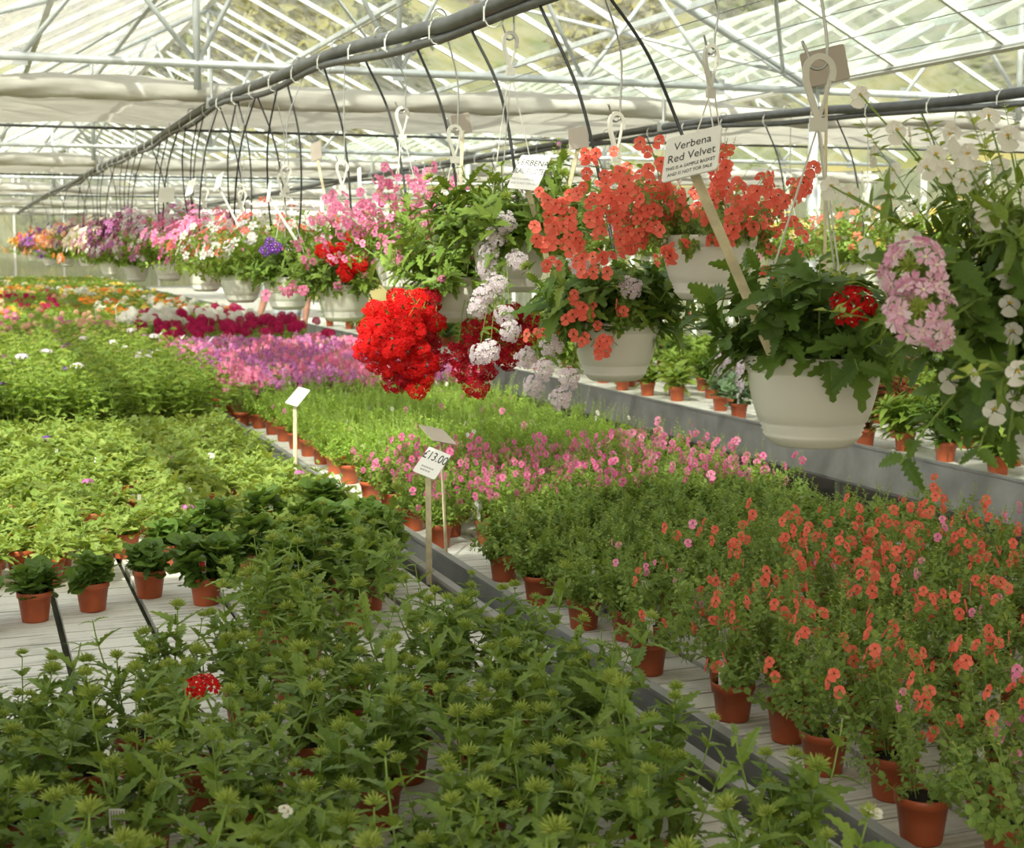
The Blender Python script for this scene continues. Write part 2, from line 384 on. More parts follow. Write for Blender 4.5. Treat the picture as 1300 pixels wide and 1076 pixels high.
def lip_flower(s=.010, throat=1):
    """diascia / nemesia: two small upper lobes, two side lobes, one broad lower lip; faces +Z, lip towards -Y"""
    mb = MB()
    def lobe(a, L, w):
        c, q = math.cos(a), math.sin(a); V = [(0, .12, -.12)]
        for t, x in ((.45, -.75), (.8, -.95), (1.0, -.45), (1.04, 0), (1.0, .45), (.8, .95), (.45, .75)):
            V.append((x * w, t * L, .10 + .16 * t - .30 * t * t * t - .06 * x * x))
        V = [((x * c - y * q) * s, (x * q + y * c) * s, z * s) for x, y, z in V]
        mb.add(V, [(0, i + 1, i) for i in range(1, 7)], 0)
    lobe(math.radians(28), .85, .42); lobe(math.radians(-28), .85, .42)
    lobe(math.radians(95), .95, .52); lobe(math.radians(-95), .95, .52); lobe(math.pi, 1.3, .80)
    a = np.arange(6) * math.pi / 3
    mb.add([(.17 * s * math.cos(q), .15 * s * math.sin(q) + .02 * s, .12 * s) for q in a] + [(0, 0, -.05 * s)], [(i, (i + 1) % 6, 6) for i in range(6)], throat)
    mb.tube([(0, 0, -.02 * s), (0, .15 * s, -.7 * s)], .05 * s, 3, 2, False)
    return mb

def diascia_shoot(H, lean0, lean1, L=.017, nodes=10, nfl=4, tpl=None, flfrom=.6, r=.0011, spikes=True, fsp=None):
    mb = MB(); tpl = tpl or L_OV; P = stem_path(H, lean0, lean1, 9, .09); mb.tube(P, np.linspace(r, r * .5, len(P)), 4, 1, False)
    ph = U(0, 3); anchors = []
    for i in range(nodes):
        t = .06 + flfrom * (i + .3) / nodes; p, d = along(P, t); ph += math.pi / 2
        leaf_pair(mb, p, d, ph, L * U(.8, 1.2) * (1.1 - .4 * t), tpl)
        if rng.random() < .7:
            a = U(0, 6.28); B = basis(d); o = B[:, 0] * math.cos(a) + B[:, 2] * math.sin(a); dd = unit(d * .6 + o); l = H * U(.06, .16)
            mb.tube([p, p + dd * l], r * .6, 3, 1, False)
            for w in (.45, .75, 1): leaf_pair(mb, p + dd * l * w, dd, a + w * 4, L * U(.6, .95), tpl)
    for i in range(nfl):
        t = flfrom + (.97 - flfrom) * (i + .5) / nfl; p, d = along(P, t); a = U(0, 6.28)
        o = np.array([math.cos(a), math.sin(a), U(-.1, .5)]); e = p + unit(o) * (fsp or H * .07)
        mb.tube([p, e], r * .5, 3, 1, False); anchors.append((e, unit(o)))
    if spikes:
        for i in range(6):
            p, d = along(P, min(.99, .84 + .026 * i)); a = i * 2.4; o = np.array([math.cos(a), math.sin(a), .4])
            mb.put(L_TINY[0], p, basis(o), L * .45, 2)
    return mb, anchors, P

# ------------------------------------------------------------------ structure: ground, floor, roof
def struct(name, mesh=None, loc=(0, 0, 0), parent=None):
    o = ob(name, mesh, parent, loc=loc)
    if parent is None: o['kind'] = 'structure'
    return o

mb = MB(); mb.box((3.1, 22, -.05), (21.6, 60, .1)); struct('floor', mb.mesh('floor', ['concrete']))
X0, X1, XR = -.5, 6.7, 3.1; ZE, ZR = 3.12, 4.95; SPAN = 7.2; HALF = 3.6
TY = [1.7, 10.7, 19.7, 28.7, 37.7, 46.7]
YN, YF = -5.5, 50.5

# hillside with trees outside
def hill_mesh():
    m, n, l, b, o = nodes('meadow')
    g = n.new('ShaderNodeNewGeometry'); t = n.new('ShaderNodeTexNoise'); t.inputs['Scale'].default_value = .35; t.inputs['Detail'].default_value = 8
    l.new(g.outputs['Position'], t.inputs['Vector']); r = n.new('ShaderNodeValToRGB')
    e = r.color_ramp.elements; e[0].position = .35; e[0].color = (.07, .09, .02, 1); e[1].position = .68; e[1].color = (.20, .175, .06, 1)
    l.new(t.outputs[0], r.inputs[0]); l.new(r.outputs[0], b.inputs['Base Color']); b.inputs['Roughness'].default_value = .95
    nx, ny = 60, 60; V = []; rr = random.Random(3)
    for j in range(ny):
        for i in range(nx):
            x = -120 + 300 * i / (nx - 1); y = -60 + 260 * j / (ny - 1)
            d = max(0, max((x - 22) * .75 + (y - 20) * .28, (y - 62) * 1.0 + (x) * .1)); d = max(0, d)
            z = -.12 + 46 * (1 - math.exp(-(d / 62) ** 1.25)) + (0 if d < 1 else math.sin(x * .11) * .8 + math.sin(y * .13 + x * .05) * .8)
            V.append((x, y, z))
    f = [(j * nx + i, j * nx + i + 1, (j + 1) * nx + i + 1, (j + 1) * nx + i) for j in range(ny - 1) for i in range(nx - 1)]
    k = MB(); k.add(V, f); return k.mesh('hillside', [m], True)
hill = struct('hillside', hill_mesh())
tag(hill, 'grassy yellow-green hillside rising outside the greenhouse glass', None)
bpy.context.view_layer.update()
def hill_z(x, y):
    hit, loc, *_ = hill.ray_cast(Vector((x, y, 200)), Vector((0, 0, -1))); return loc.z if hit else 0
M['crown'] = leafy('tree_leaf', (.06, .09, .018), (.15, .165, .035), .3); M['crown2'] = leafy('tree_leaf_yellow', (.15, .15, .03), (.26, .23, .05), .3)
M['bark'] = plain('bark', (.12, .09, .06), .9, noise=.4, scale=8)
def crown(mat, seed):
    r = random.Random(seed); k = MB()
    for c in range(16):
        cc = np.array([r.gauss(0, 1.0), r.gauss(0, 1.0), 4.2 + r.gauss(0, 1.1)]); rad = r.uniform(.7, 1.3)
        for i in range(60):
            d = unit([r.gauss(0, 1), r.gauss(0, 1), r.gauss(0, 1)]); p = cc + d * rad * r.uniform(.75, 1.05)
            k.put(L_TINY[0], p, basis([r.gauss(0, 1), r.gauss(0, 1), r.gauss(0, .7)], d), r.uniform(.35, .7))
    return k.mesh('crown', [mat])
CR = [crown('crown', 1), crown('crown', 2), crown('crown2', 3), crown('crown2', 4)]
k = MB(); k.tube([(0, 0, -.5), (.05, 0, 1.5), (0, .1, 3), (.1, 0, 4.6)], [.2, .16, .12, .05], 7)
for a in range(5): k.tube([(0, .05, 2.2 + .3 * a), (math.cos(a * 2.2) * 1.1, math.sin(a * 2.2) * 1.1, 3.6 + .3 * a)], [.07, .03], 5)
TRUNK = k.mesh('trunk', ['bark'])
tr = random.Random(5); nt = 0; tpos = []
for i in range(600):
    if nt >= 46: break
    a = math.radians(tr.uniform(3, 46)); d = tr.uniform(48, 105); x, y = math.sin(a) * d, math.cos(a) * d
    if any((x - a_) ** 2 + (y - b_) ** 2 < 75 for a_, b_ in tpos): continue
    z = hill_z(x, y)
    if z < 1 or (y < 56 and x < 20): continue
    tpos.append((x, y)); q = tr.randrange(4); yel = q > 1
    t = thing('tree', (x, y, z), 'yellow-green leafy tree on the hillside outside the glass' if yel else 'dark green leafy tree on the hillside outside the glass', 'tree', 'yellow-green trees on the hillside' if yel else 'dark green trees on the hillside', tr.uniform(0, 6))
    t.scale = (s := tr.uniform(.8, 1.4), s, s * tr.uniform(.9, 1.25))
    tag(ob('crown', CR[q], t), kind='stuff'); ob('trunk', TRUNK, t); nt += 1

# roof: three bays, ridge along Y; sun-facing slopes are whitewashed
SL = math.hypot(HALF, ZR - ZE); PI_ = math.atan2(ZR - ZE, HALF); BAR = 1.25; NP = 3
k = MB(); k.box((0, 0, 0), (SL, .035, .05)); m_bar = k.mesh('glazing_bar', ['white_metal'])
k = MB(); k.box((0, 0, 0), (SL / NP - .01, BAR - .03, .005)); m_clear = k.mesh('pane', ['glass'])
k = MB(); k.box((0, 0, 0), (SL / NP - .01, BAR - .03, .005)); m_wash = k.mesh('pane', ['wash'])
ceil_ = struct('ceiling'); tag(ceil_, 'pitched greenhouse roof of glass panes on pale bars')
for bay in (-1, 0, 1):
    xa = X0 + bay * SPAN; y1 = YF if bay == 0 else 36
    for side in (0, 1):
        sg = 1 if side == 0 else -1                       # side 0 rises to the right
        if bay == -1 and side == 0: continue
        cx = xa + HALF * (.5 if side == 0 else 1.5); cz = (ZE + ZR) / 2
        rot = Matrix.Rotation(-PI_ * sg, 4, 'Y')
        y = YN
        while y < y1:
            ob('glazing_bar', m_bar, ceil_, Matrix.Translation((cx, y, cz)) @ rot)
            for j in range(NP):
                u = (j + .5) / NP - .5
                ob('pane', m_wash if (side == 0 and bay == 0 and not (rng.random() < .12)) else m_clear, ceil_,
                   Matrix.Translation((cx + u * HALF, y + BAR / 2, cz + sg * u * (ZR - ZE) + .028)) @ rot)
            y += BAR
        for u in (-.17, .17):
            kk = MB(); kk.box((0, 0, 0), (.05, y1 - YN, .05)); ob('purlin', kk.mesh('purlin', ['steel']), ceil_, Matrix.Translation((cx + u * HALF, (y1 + YN) / 2, cz + sg * u * (ZR - ZE) - .05)))
    kk = MB(); kk.box((0, 0, 0), (.09, y1 - YN, .08)); ob('ridge_beam', kk.mesh('ridge_beam', ['white_metal']), ceil_, loc=(xa + HALF, (y1 + YN) / 2, ZR))
for gx in (X0, X1):
    kk = MB(); y1 = YF; L = y1 - YN
    for dx, dz, w, h in ((0, 0, .13, .012), (-.06, .035, .010, .07), (.06, .035, .010, .07)): kk.box((dx, 0, dz), (w, L, h))
    ob('gutter', kk.mesh('gutter', ['white_metal']), ceil_, loc=(gx, (y1 + YN) / 2, ZE - .02))
for wx in (3.9, 4.5, 5.1, 5.7, 6.2, 2.2):                  # screen support wires
    kk = MB(); kk.tube([(0, YN, 0), (0, 10.7, -.02), (0, YF, 0)], .0035, 4); ob('support_wire', kk.mesh('support_wire', ['wire']), ceil_, loc=(wx, 0, 3.04))

def truss(ty):
    o = struct('roof_truss', loc=(0, ty, 0)); tag(o, 'galvanised lattice truss spanning the greenhouse')
    def bar(nm, a, b, r, mat='steel'):
        kk = MB(); kk.tube([(a[0], 0, a[1]), (b[0], 0, b[1])], r, 8); ob(nm, kk.mesh(nm, [mat], True), o)
    zb = 3.06
    for bay in ((-1, 0, 1) if ty < 36 else (0,)):
        xa = X0 + bay * SPAN
        rz = lambda x: ZE + (ZR - ZE) * (1 - abs(x - xa - HALF) / HALF) - .07
        bar('chord', (xa, zb), (xa + SPAN, zb), .03)
        bar('rafter', (xa, ZE - .05), (xa + HALF, ZR - .08), .03); bar('rafter', (xa + SPAN, ZE - .05), (xa + HALF, ZR - .08), .03)
        bn = [xa + .9, xa + 2.1, xa + HALF, xa + SPAN - 2.1, xa + SPAN - .9]
        tn = [xa + 1.5, xa + 2.85, xa + SPAN - 2.85, xa + SPAN - 1.5]
        for i, x in enumerate(tn):
            bar('web', (bn[i], zb), (x, rz(x)), .019); bar('web', (x, rz(x)), (bn[i + 1], zb), .019)
        bar('post', (xa + 2.1, zb - .18), (xa + 2.1, rz(xa + 2.1)), .027); bar('post', (xa + HALF, zb), (xa + HALF, ZR - .1), .022)
        bar('web', (xa + .1, zb + .02), (xa + .75, rz(xa + .75)), .019); bar('web', (xa + SPAN - .1, zb + .02), (xa + SPAN - .75, rz(xa + SPAN - .75)), .019)
        for x in bn: kk = MB(); kk.box((x, 0, zb), (.10, .015, .12)); ob('gusset', kk.mesh('gusset', ['alu']), o)
        if bay == 0:
            for x in (xa, xa + SPAN): bar('column', (x, 0), (x, ZE - .08), .045)
for ty in TY: truss(ty)
# wind braces under the glass between the trusses
for a, b in (((6.4, 10.7, 3.2), (3.4, 15.2, 4.75)), ((6.4, 19.7, 3.2), (3.4, 15.2, 4.75)), ((-.2, 10.7, 3.2), (2.8, 15.2, 4.75)), ((-.2, 19.7, 3.2), (2.8, 15.2, 4.75)), ((6.4, 10.7, 3.2), (3.4, 6.2, 4.75)), ((6.4, 1.7, 3.2), (3.4, 6.2, 4.75))):
    kk = MB(); kk.tube([a, b], .018, 7); ob('wind_brace', kk.mesh('wind_brace', ['steel'], True), ceil_)

def screen(y0, y1, name='shade_screen', z=2.89, label='', roll=True):
    o = ob(name, None, loc=(0, y0, z)); tag(o, label, 'screen', 'shade screens hung from the trusses' if roll else None)
    nx, ny = 150, 22; V = []; xa, xb = -7.4, 13.6; r = random.Random(int(y0 * 10))
    for j in range(ny):
        for i in range(nx):
            x = xa + (xb - xa) * i / (nx - 1); t = j / (ny - 1)
            z_ = -.035 * abs(math.sin(x * math.pi / 1.2)) - .03 * math.sin(t * 3.1) + .012 * math.sin(x * 7 + t * 9) + .008 * math.sin(x * 3.1 - t * 21)
            V.append((x, (y1 - y0) * t + (.12 * math.sin(x * 1.3 + y0) * t if roll else 0), z_))
    kk = MB(); kk.add(V, [(j * nx + i, j * nx + i + 1, (j + 1) * nx + i + 1, (j + 1) * nx + i) for j in range(ny - 1) for i in range(nx - 1)])
    ob('cloth', kk.mesh('cloth', ['screen'], True), o)
    kk = MB(); kk.tube([(xa, y1 - y0, -.04), (3, y1 - y0, -.06), (xb, y1 - y0, -.04)], .014, 6); ob('hem_bar', kk.mesh('hem_bar', ['hose']), o)
    if roll:
        kk = MB(); n = 14; V = []; m = 220
        for i in range(m):
            x = xa + (xb - xa) * i / (m - 1)
            for j in range(n):
                a = j * 2 * math.pi / n; rr = .078 + .012 * math.sin(x * 4.1 + j) + .010 * math.sin(x * 11 + 2 * j) + r.uniform(-.005, .005)
                V.append((x, -.03 + rr * math.cos(a) * .9, -.02 + .02 * math.sin(x * 1.7) + rr * math.sin(a)))
        kk.add(V, [(i * n + j, i * n + (j + 1) % n, (i + 1) * n + (j + 1) % n, (i + 1) * n + j) for i in range(m - 1) for j in range(n)])
        ob('gathered_roll', kk.mesh('gathered_roll', ['roll'], True), o)
for q, ty in enumerate(TY[1:]):
    screen(ty + .17, ty + 3.1, label='beige shade cloth half drawn behind the %s lattice truss' % ['nearest', 'second', 'third', 'fourth', 'farthest'][q])
screen(-5.4, 2.75, label='unseen beige shade cloth added overhead to shade the front of the benches', roll=False)  # out of view overhead, added so the foreground lies in shade

# far and side walls
for nm, c, s in (('wall_far', (3.1, YF + .6, 2.3), (21.6, .06, 4.6)), ('wall_left', (-7.75, 22, 1.5), (.06, 57, 3.0)), ('wall_right', (13.95, 22, 1.5), (.06, 57, 3.0))):
    kk = MB(); kk.box((0, 0, 0), s); w = struct(nm, kk.mesh(nm, ['wall']), c)
    n = int(max(s) / 1.5)
    kb = MB(); kb.box((0, 0, 0), (.07, .07, s[2])); mbx = kb.mesh('mullion', ['white_metal'])
    for i in range(n + 1):
        u = (i / n - .5) * max(s)
        ob('mullion', mbx, w, loc=(u, -.07, 0) if nm == 'wall_far' else (.07 if c[0] < 0 else -.07, u, 0))

# ------------------------------------------------------------------ benches
TZ = .70
def bench(name, xa, xb, ya, yb, label, plank_to=None, rail=.13, lip=.03, slot0=None, legmat='alu_dull'):
    o = thing(name, ((xa + xb) / 2, ya, 0), label, 'bench'); cx = (xa + xb) / 2; W = xb - xa; L = yb - ya
    kk = MB(); kk.box((0, L / 2, TZ - .045), (W - .04, L, .03)); ob('tray_base', kk.mesh('tray_base', ['slot_algae']), o)
    for s, nm in ((-1, 'rail'), (1, 'rail')):
        kk = MB(); kk.box((s * (W / 2 - .006), L / 2, TZ + lip - rail / 2), (.012, L, rail)); kk.box((s * (W / 2 - .010), L / 2, TZ + lip), (.028, L, .012)); kk.box((s * (W / 2 - .02), L / 2, TZ + lip - rail), (.04, L, .008))
        ob(nm, kk.mesh(nm, ['alu_dull' if rail < .15 else 'alu']), o)
    for yy in (0, L):
        kk = MB(); kk.box((0, yy, TZ + lip - rail / 2), (W, .012, rail)); kk.box((0, yy, TZ + lip), (W, .028, .010)); ob('end_rail', kk.mesh('end_rail', ['alu']), o)
    xs = [xa + .03]
    x = slot0 if slot0 is not None else xa + .24
    while x < xb - .05:
        if x > xa + .05: xs.append(x)
        x += .24
    xs.append(xb - .03)
    P = .10
    for i in range(len(xs) - 1):
        w = xs[i + 1] - xs[i] - .02; c = (xs[i] + xs[i + 1]) / 2 - cx
        y = ya + .02
        if plank_to and xs[i + 1] > -.3:
            kk = MB(); kk.box((0, 0, 0), (w, P - .007, .022)); mp = kk.mesh('plank', ['board'])
            y = max(ya + .02, plank_to[0])
            if y > ya + .1:
                kk = MB(); kk.box((0, 0, 0), (w, y - ya - .02, .022)); ob('panel', kk.mesh('panel', ['board']), o, loc=(c, (y - ya) / 2, TZ - .011))
            while y < plank_to[1]:
                ob('plank', mp, o, loc=(c, y + P / 2 - ya, TZ - .011 + U(-.0012, 0))); y += P
        kk = MB(); kk.box((0, 0, 0), (w, yb - y - .02, .022)); ob('panel', kk.mesh('panel', ['board']), o, loc=(c, (y + yb) / 2 - ya, TZ - .011))
    kk = MB(); kk.box((0, 0, 0), (.045, .045, TZ + lip - rail)); ml = kk.mesh('leg', [legmat])
    y = ya + .6
    while y < yb:
        for s in (-1, 1): ob('leg', ml, o, loc=(s * (W / 2 - .22), y - ya, (TZ + lip - rail) / 2))
        y += 2.4
    return o
bench('plant_bench', -1.0, 1.36, 1.2, 29.0, 'long white slatted bench of potted plants left of the narrow gap', (2.2, 6.4), slot0=.215 - .24 * 4)
bench('plant_bench', 1.46, 3.0, 1.0, 28.0, 'long bench packed with coral, green and pink plants beside the dark aisle', (2.0, 5.2), slot0=1.46 + .25)
bench('plant_bench', 4.32, 6.4, 1.5, 40.0, 'grey-railed bench with widely spaced pots across the dark aisle', rail=.21, slot0=4.32 + .4)
bench('plant_bench', -3.0, 3.7, 31.5, 44.0, 'distant pale bench of low seedlings beyond the long benches', rail=.2)

# ------------------------------------------------------------------ pots and tags
def pot_mesh(r=.049, h=.086):
    kk = MB(); rb = r * .74
    kk.lathe([(0.001, 0), (rb, 0), (rb * 1.02, .004), (r * .93, h * .80), (r * .935, h * .80), (r, h * .805), (r * 1.02, h * .99), (r * 1.0, h), (r * .95, h * .995), (r * .90, h * .80)], 22)
    return kk.mesh('pot', ['pot'], False)
POT = pot_mesh(); POTS = pot_mesh(.056, .10)
for me in (POT, POTS): me.polygons.foreach_set('use_smooth', [True] * len(me.polygons))
kk = MB(); kk.disc(.0445, .076, 16, 0, dome=.004); SOIL = kk.mesh('soil', ['soil'])
kk = MB(); kk.disc(.051, .088, 16, 0, dome=.004); SOILS = kk.mesh('soil', ['soil'])
def tag_mesh(kind):
    kk = MB()
    if kind == 0:
        kk.box((0, 0, .035), (.014, .0012, .07), mi=0); kk.box((0, 0, .078), (.026, .0012, .032), mi=0)
        for i in range(5): kk.box((-.009 + .0045 * i, -.0012, .078), (.0016, .0008, .026), mi=3)
    elif kind == 1:
        kk.box((0, 0, .03), (.018, .0012, .06), mi=0); kk.box((0, -.001, .042), (.015, .0008, .022), mi=1); kk.box((0, -.001, .061), (.016, .0008, .014), mi=2)
        v = [(.0095 * math.cos(a), y, .06 + .012 * math.sin(a)) for y in (-.0006, .0006) for a in np.linspace(0, math.pi, 8)]
        kk.add(v, [tuple(range(8)), tuple(range(8, 16))[::-1]] + [(i, i + 8, i + 9, i + 1) for i in range(7)], 0)
        kk.disc(.0045, 0, 8, 0); kk.v[-1] = kk.v[-1][:, [0, 2, 1]] + np.array([0, -.0022, .062])
    else:
        kk.box((0, 0, .04), (.013, .0012, .08), mi=0)
    return kk.mesh('plant_tag', ['card', 'tagred', 'taggreen', 'grey_ink'])
TAGS = [tag_mesh(i) for i in range(3)]

# ------------------------------------------------------------------ shoot and flower libraries
def lib(n, fn): return [fn(i) for i in range(n)]
HEADB = bud_head().mesh('bud_head', ['verbena', 'stem', 'bud']); HEADB2 = bud_head(.017, 44).mesh('bud_head', ['verbena', 'stem', 'bud'])
def mk_verbena(i, H=(.13, .27), leaf=.047, mat='verbena', tpl=None):
    l0 = [.1, .3, .5, .7, .9, 1.1][i % 6]; h = U(*H) * (1 - .2 * l0)
    mb, tip, td = verbena_shoot(h, l0, l0 * .3, leaf, 5 + i % 3, tpl); return mb.mesh('shoot', [mat, 'stem', 'bud']), tip, td
V_SH = lib(18, mk_verbena)
V_SM = lib(10, lambda i: mk_verbena(i, (.05, .10), .04, 'verbena_dark', L_RND + L_MED))
VH = {}
def head(kind):
    if kind not in VH:
        r, n, fs, mat, ring = {'red': (.030, 20, .0115, 'red', False), 'red_big': (.045, 46, .0135, 'red', False), 'darkred': (.042, 40, .013, 'dark_red', False), 'lilac': (.036, 27, .0118, 'lilac', False),
            'stripe': (.036, 34, .0125, 'stripe', True), 'purple': (.02, 14, .008, 'purple', False), 'magenta': (.02, 14, .008, 'mauve', False), 'hot': (.032, 30, .0095, 'hot_pink', False), 'plum': (.034, 30, .01, 'plum', False)}[kind]
        VH[kind] = verbena_head(r, n, fs, .5, ring).mesh('flower_head', [mat, 'cream' if kind in ('red', 'stripe', 'lilac', 'purple') else mat, 'bud'])
    return VH[kind]
def lip(mat, throat, s): return lip_flower(s).mesh('flower', [mat, throat, 'stem'])
FL = {'coral': lip('coral', 'coral_eye', .0118), 'coral_big': lip('coral', 'coral_eye', .0165), 'pink': lip('hot_pink', 'pink_eye', .0115), 'pale_pink': lip('pink', 'pink_eye', .0095), 'white_big': lip('white', 'yellow', .0165),
      'white_small': lip('white', 'yellow', .007), 'mauve': lip('mauve', 'purple', .008), 'pink_big': lip('pink', 'pink_eye', .015)}
def mk_dia(i, H=(.14, .26), mat='small', nfl=4, L=.018, tpl=None, nodes=10):
    l0 = [.1, .3, .5, .7, .95][i % 5]; m, an, P = diascia_shoot(U(*H), l0, l0 * .55, L, nodes, nfl, tpl); return m.mesh('shoot', [mat, 'stem', 'bud']), an, P
D_SH = lib(15, mk_dia)
def mk_coral(i):
    l0 = [.15, .5, .8, 1.05, 1.25][i % 5]; m, an, P = diascia_shoot(U(.17, .29), l0, l0 * .5, .020, 8, 3, L_OV, .74, .0012, True, .020); return m.mesh('shoot', ['small', 'stem', 'bud']), an, P
C_SH = lib(15, mk_coral)
def clump(n, maker, mat, rad=.03, smin=.8, smax=1.15):
    """several shoots merged into one foliage mesh; returns mesh and flower anchors"""
    mb = MB(); an = []
    for i in range(n):
        m, anchors = maker(i); a = i * 2.4 + U(-.4, .4); r = rad * math.sqrt((i + .5) / n); s = U(smin, smax)
        T = TRS((r * math.cos(a), r * math.sin(a), 0), a + U(-.5, .5), s); mb.merge(m, T); A = np.array(T)
        for p, d in anchors: an.append((A[:3, :3] @ p + A[:3, 3], unit(A[:3, :3] @ d)))
    return mb.mesh('foliage', [mat, 'stem', 'bud']), an
def vs_m(h, l0, leaf, nodes, tpl, headr=0, side=False):
    mb, tip, td = verbena_shoot(U(*h), l0, l0 * .4, leaf, nodes, tpl, .0016, side)
    if headr: mb.merge(bud_head(headr, 16), np.array(face_mat(tip, td)))
    return mb, [(tip + td * .006, td)]
def ds_m(h, l0, L, nodes, nfl, tpl): m, a, P = diascia_shoot(U(*h), l0, l0 * .6, L, nodes, nfl, tpl); return m, a
LOW = lib(7, lambda j: clump(11, lambda i: vs_m((.06, .11), [.3, .7, 1.0, 1.2][i % 4], .040, 4, L_MED), 'lime', .03))
TALL = lib(6, lambda j: clump(12, lambda i: vs_m((.22, .36), [.08, .2, .35, .5][i % 4], .045, 6, L_MED, .016), 'mid', .035))
SMALLG = lib(7, lambda j: clump(14, lambda i: ds_m((.09, .17), [.2, .6, .9, 1.1][i % 4], .020, 8, 0, L_OV), 'small', .035))
FINE = lib(7, lambda j: clump(15, lambda i: ds_m((.13, .24), [.1, .4, .7, .9][i % 4], .017, 8, 1, L_TINY + L_OV), 'fine', .035))
PINKD = lib(6, lambda j: clump(14, lambda i: ds_m((.13, .22), [.1, .35, .6, .9][i % 4], .018, 8, 2, L_OV), 'mid', .035))
def geranium(mat='mid', stalks=5, H=.30):
    mb = MB(); an = []
    for i in range(34):
        a = i * 2.4; r = .12 * math.sqrt((i + .5) / 34); z = U(.08, .22) * (1.1 - r * 2.5); p = np.array((r * math.cos(a), r * math.sin(a), z))
        mb.tube([(p[0] * .3, p[1] * .3, 0), p], .0015, 3, 1, False); mb.put(rng.choice(L_RND), p, basis((math.cos(a), math.sin(a), U(-.2, .5))), U(.05, .075))
    for i in range(stalks):
        a = U(0, 6.28); r = U(.02, .10); p = np.array((r * math.cos(a), r * math.sin(a), U(.75, 1.05) * H)); mb.tube([(p[0] * .4, p[1] * .4, .05), p], .002, 4, 1, False); an.append((p, unit((math.cos(a) * .4, math.sin(a) * .4, 1))))
    return mb.mesh('foliage', [mat, 'stem', 'bud']), an
GER = lib(5, lambda j: geranium())
def ball_head(R=.045, n=46, fs=.013):
    mb = MB()
    for i in range(n):
        z = 1 - 2 * (i + .5) / n * .8; a = i * 2.39996; q = math.sqrt(max(0, 1 - z * z)); d = np.array((q * math.cos(a), q * math.sin(a), z)); floret(mb, d * R * U(.85, 1.05), d, fs, 0, None, False)
    return mb
_bh = ball_head()
BALL = {c: _bh.mesh('flower_head', [c]) for c in ('crimson', 'white', 'pink', 'peach', 'orange', 'mauve', 'yellowp')}
PLUME = {}
def plume(c):
    if c not in PLUME:
        mb = MB()
        for i in range(16):
            z = U(-.03, .03); a = U(0, 6.28); r = .014 * (1.2 - abs(z) * 20 * .5); d = np.array((math.cos(a), math.sin(a), .3)); floret(mb, np.array((r * d[0], r * d[1], z)), d, .010, 0, None, False)
        PLUME[c] = mb.mesh('flower_spike', [c])
    return PLUME[c]

# ------------------------------------------------------------------ placing potted plants
def in_view(x, y, z=.8, ml=400, mr=220, top=-200, bot=1330):
    u, v, d = proj((x, y, z)); return -ml < u < 1300 + mr and top < v < bot
def base_plant(name, x, y, label, group, cat='potted plant', pot=POT, soil=SOIL, s=1.0, tagp=.3, tagk=None):
    t = thing(name, (x, y, TZ), label, cat, group, U(0, 6.28)); t.scale = (s, s, s)
    ob('pot', pot, t); ob('soil', soil, t)
    if rng.random() < tagp:
        a = t.rotation_euler.z; wa = U(3.4, 5.6) - a if tagk is None else 4.4 - a
        m = Matrix.Translation((.041 * math.cos(wa), .041 * math.sin(wa), .068)) @ Matrix.Scale(1.0 if tagk is None else 1.3, 4) @ Matrix.Rotation(-a + U(-.5, .5) - YAW, 4, 'Z') @ Matrix.Rotation(U(-.3, .1), 4, 'X')
        ob('plant_tag', TAGS[rng.choice((0, 2, 2)) if tagk is None else tagk], t, m)
        if tagk is None and len(label.split()) < 16: t['label'] = label + ', white-tagged'; t['group'] = group + ', white-tagged'
    return t
SZ = .074
def shooty(t, libr, n, z=SZ, smin=.85, smax=1.2, heads=.75, rad=.028):
    out = []
    for i in range(n):
        me, tip, td = rng.choice(libr); a = i * 2.4 + U(-.4, .4); r = rad * math.sqrt((i + .4) / n)
        s = ob('shoot', me, t, TRS((r * math.cos(a), r * math.sin(a), z), a + U(-.4, .4), U(smin, smax)))
        if heads and rng.random() < heads: ob('bud_head', HEADB if rng.random() < .6 else HEADB2, s, face_mat(tip + td * .004, td, U(0, 6)))
        out.append((s, tip, td))
    return out
def diasc(t, libr, n, fl, prob=1.0, z=SZ, smin=.8, smax=1.2, rad=.03):
    nf = 0
    for i in range(n):
        me, an, P = rng.choice(libr); a = i * 2.4 + U(-.5, .5); r = rad * math.sqrt((i + .4) / n)
        s = ob('shoot', me, t, TRS((r * math.cos(a), r * math.sin(a), z), a + U(-.4, .4), U(smin, smax)))
        if rng.random() < prob:
            for p, d in an:
                if rng.random() < .85: ob('flower', FL[fl], s, face_mat(p, d, U(-.4, .4), U(.85, 1.15))); nf += 1
    return nf

def grid(xa, xb, ya, yb, dx, dy, jit=.02):
    r = 0; y = ya
    while y < yb:
        x = xa + (dx / 2 if r % 2 else 0)
        while x < xb:
            yield x + U(-jit, jit), y + U(-jit, jit)
            x += dx
        y += dy; r += 1
LBL = {}
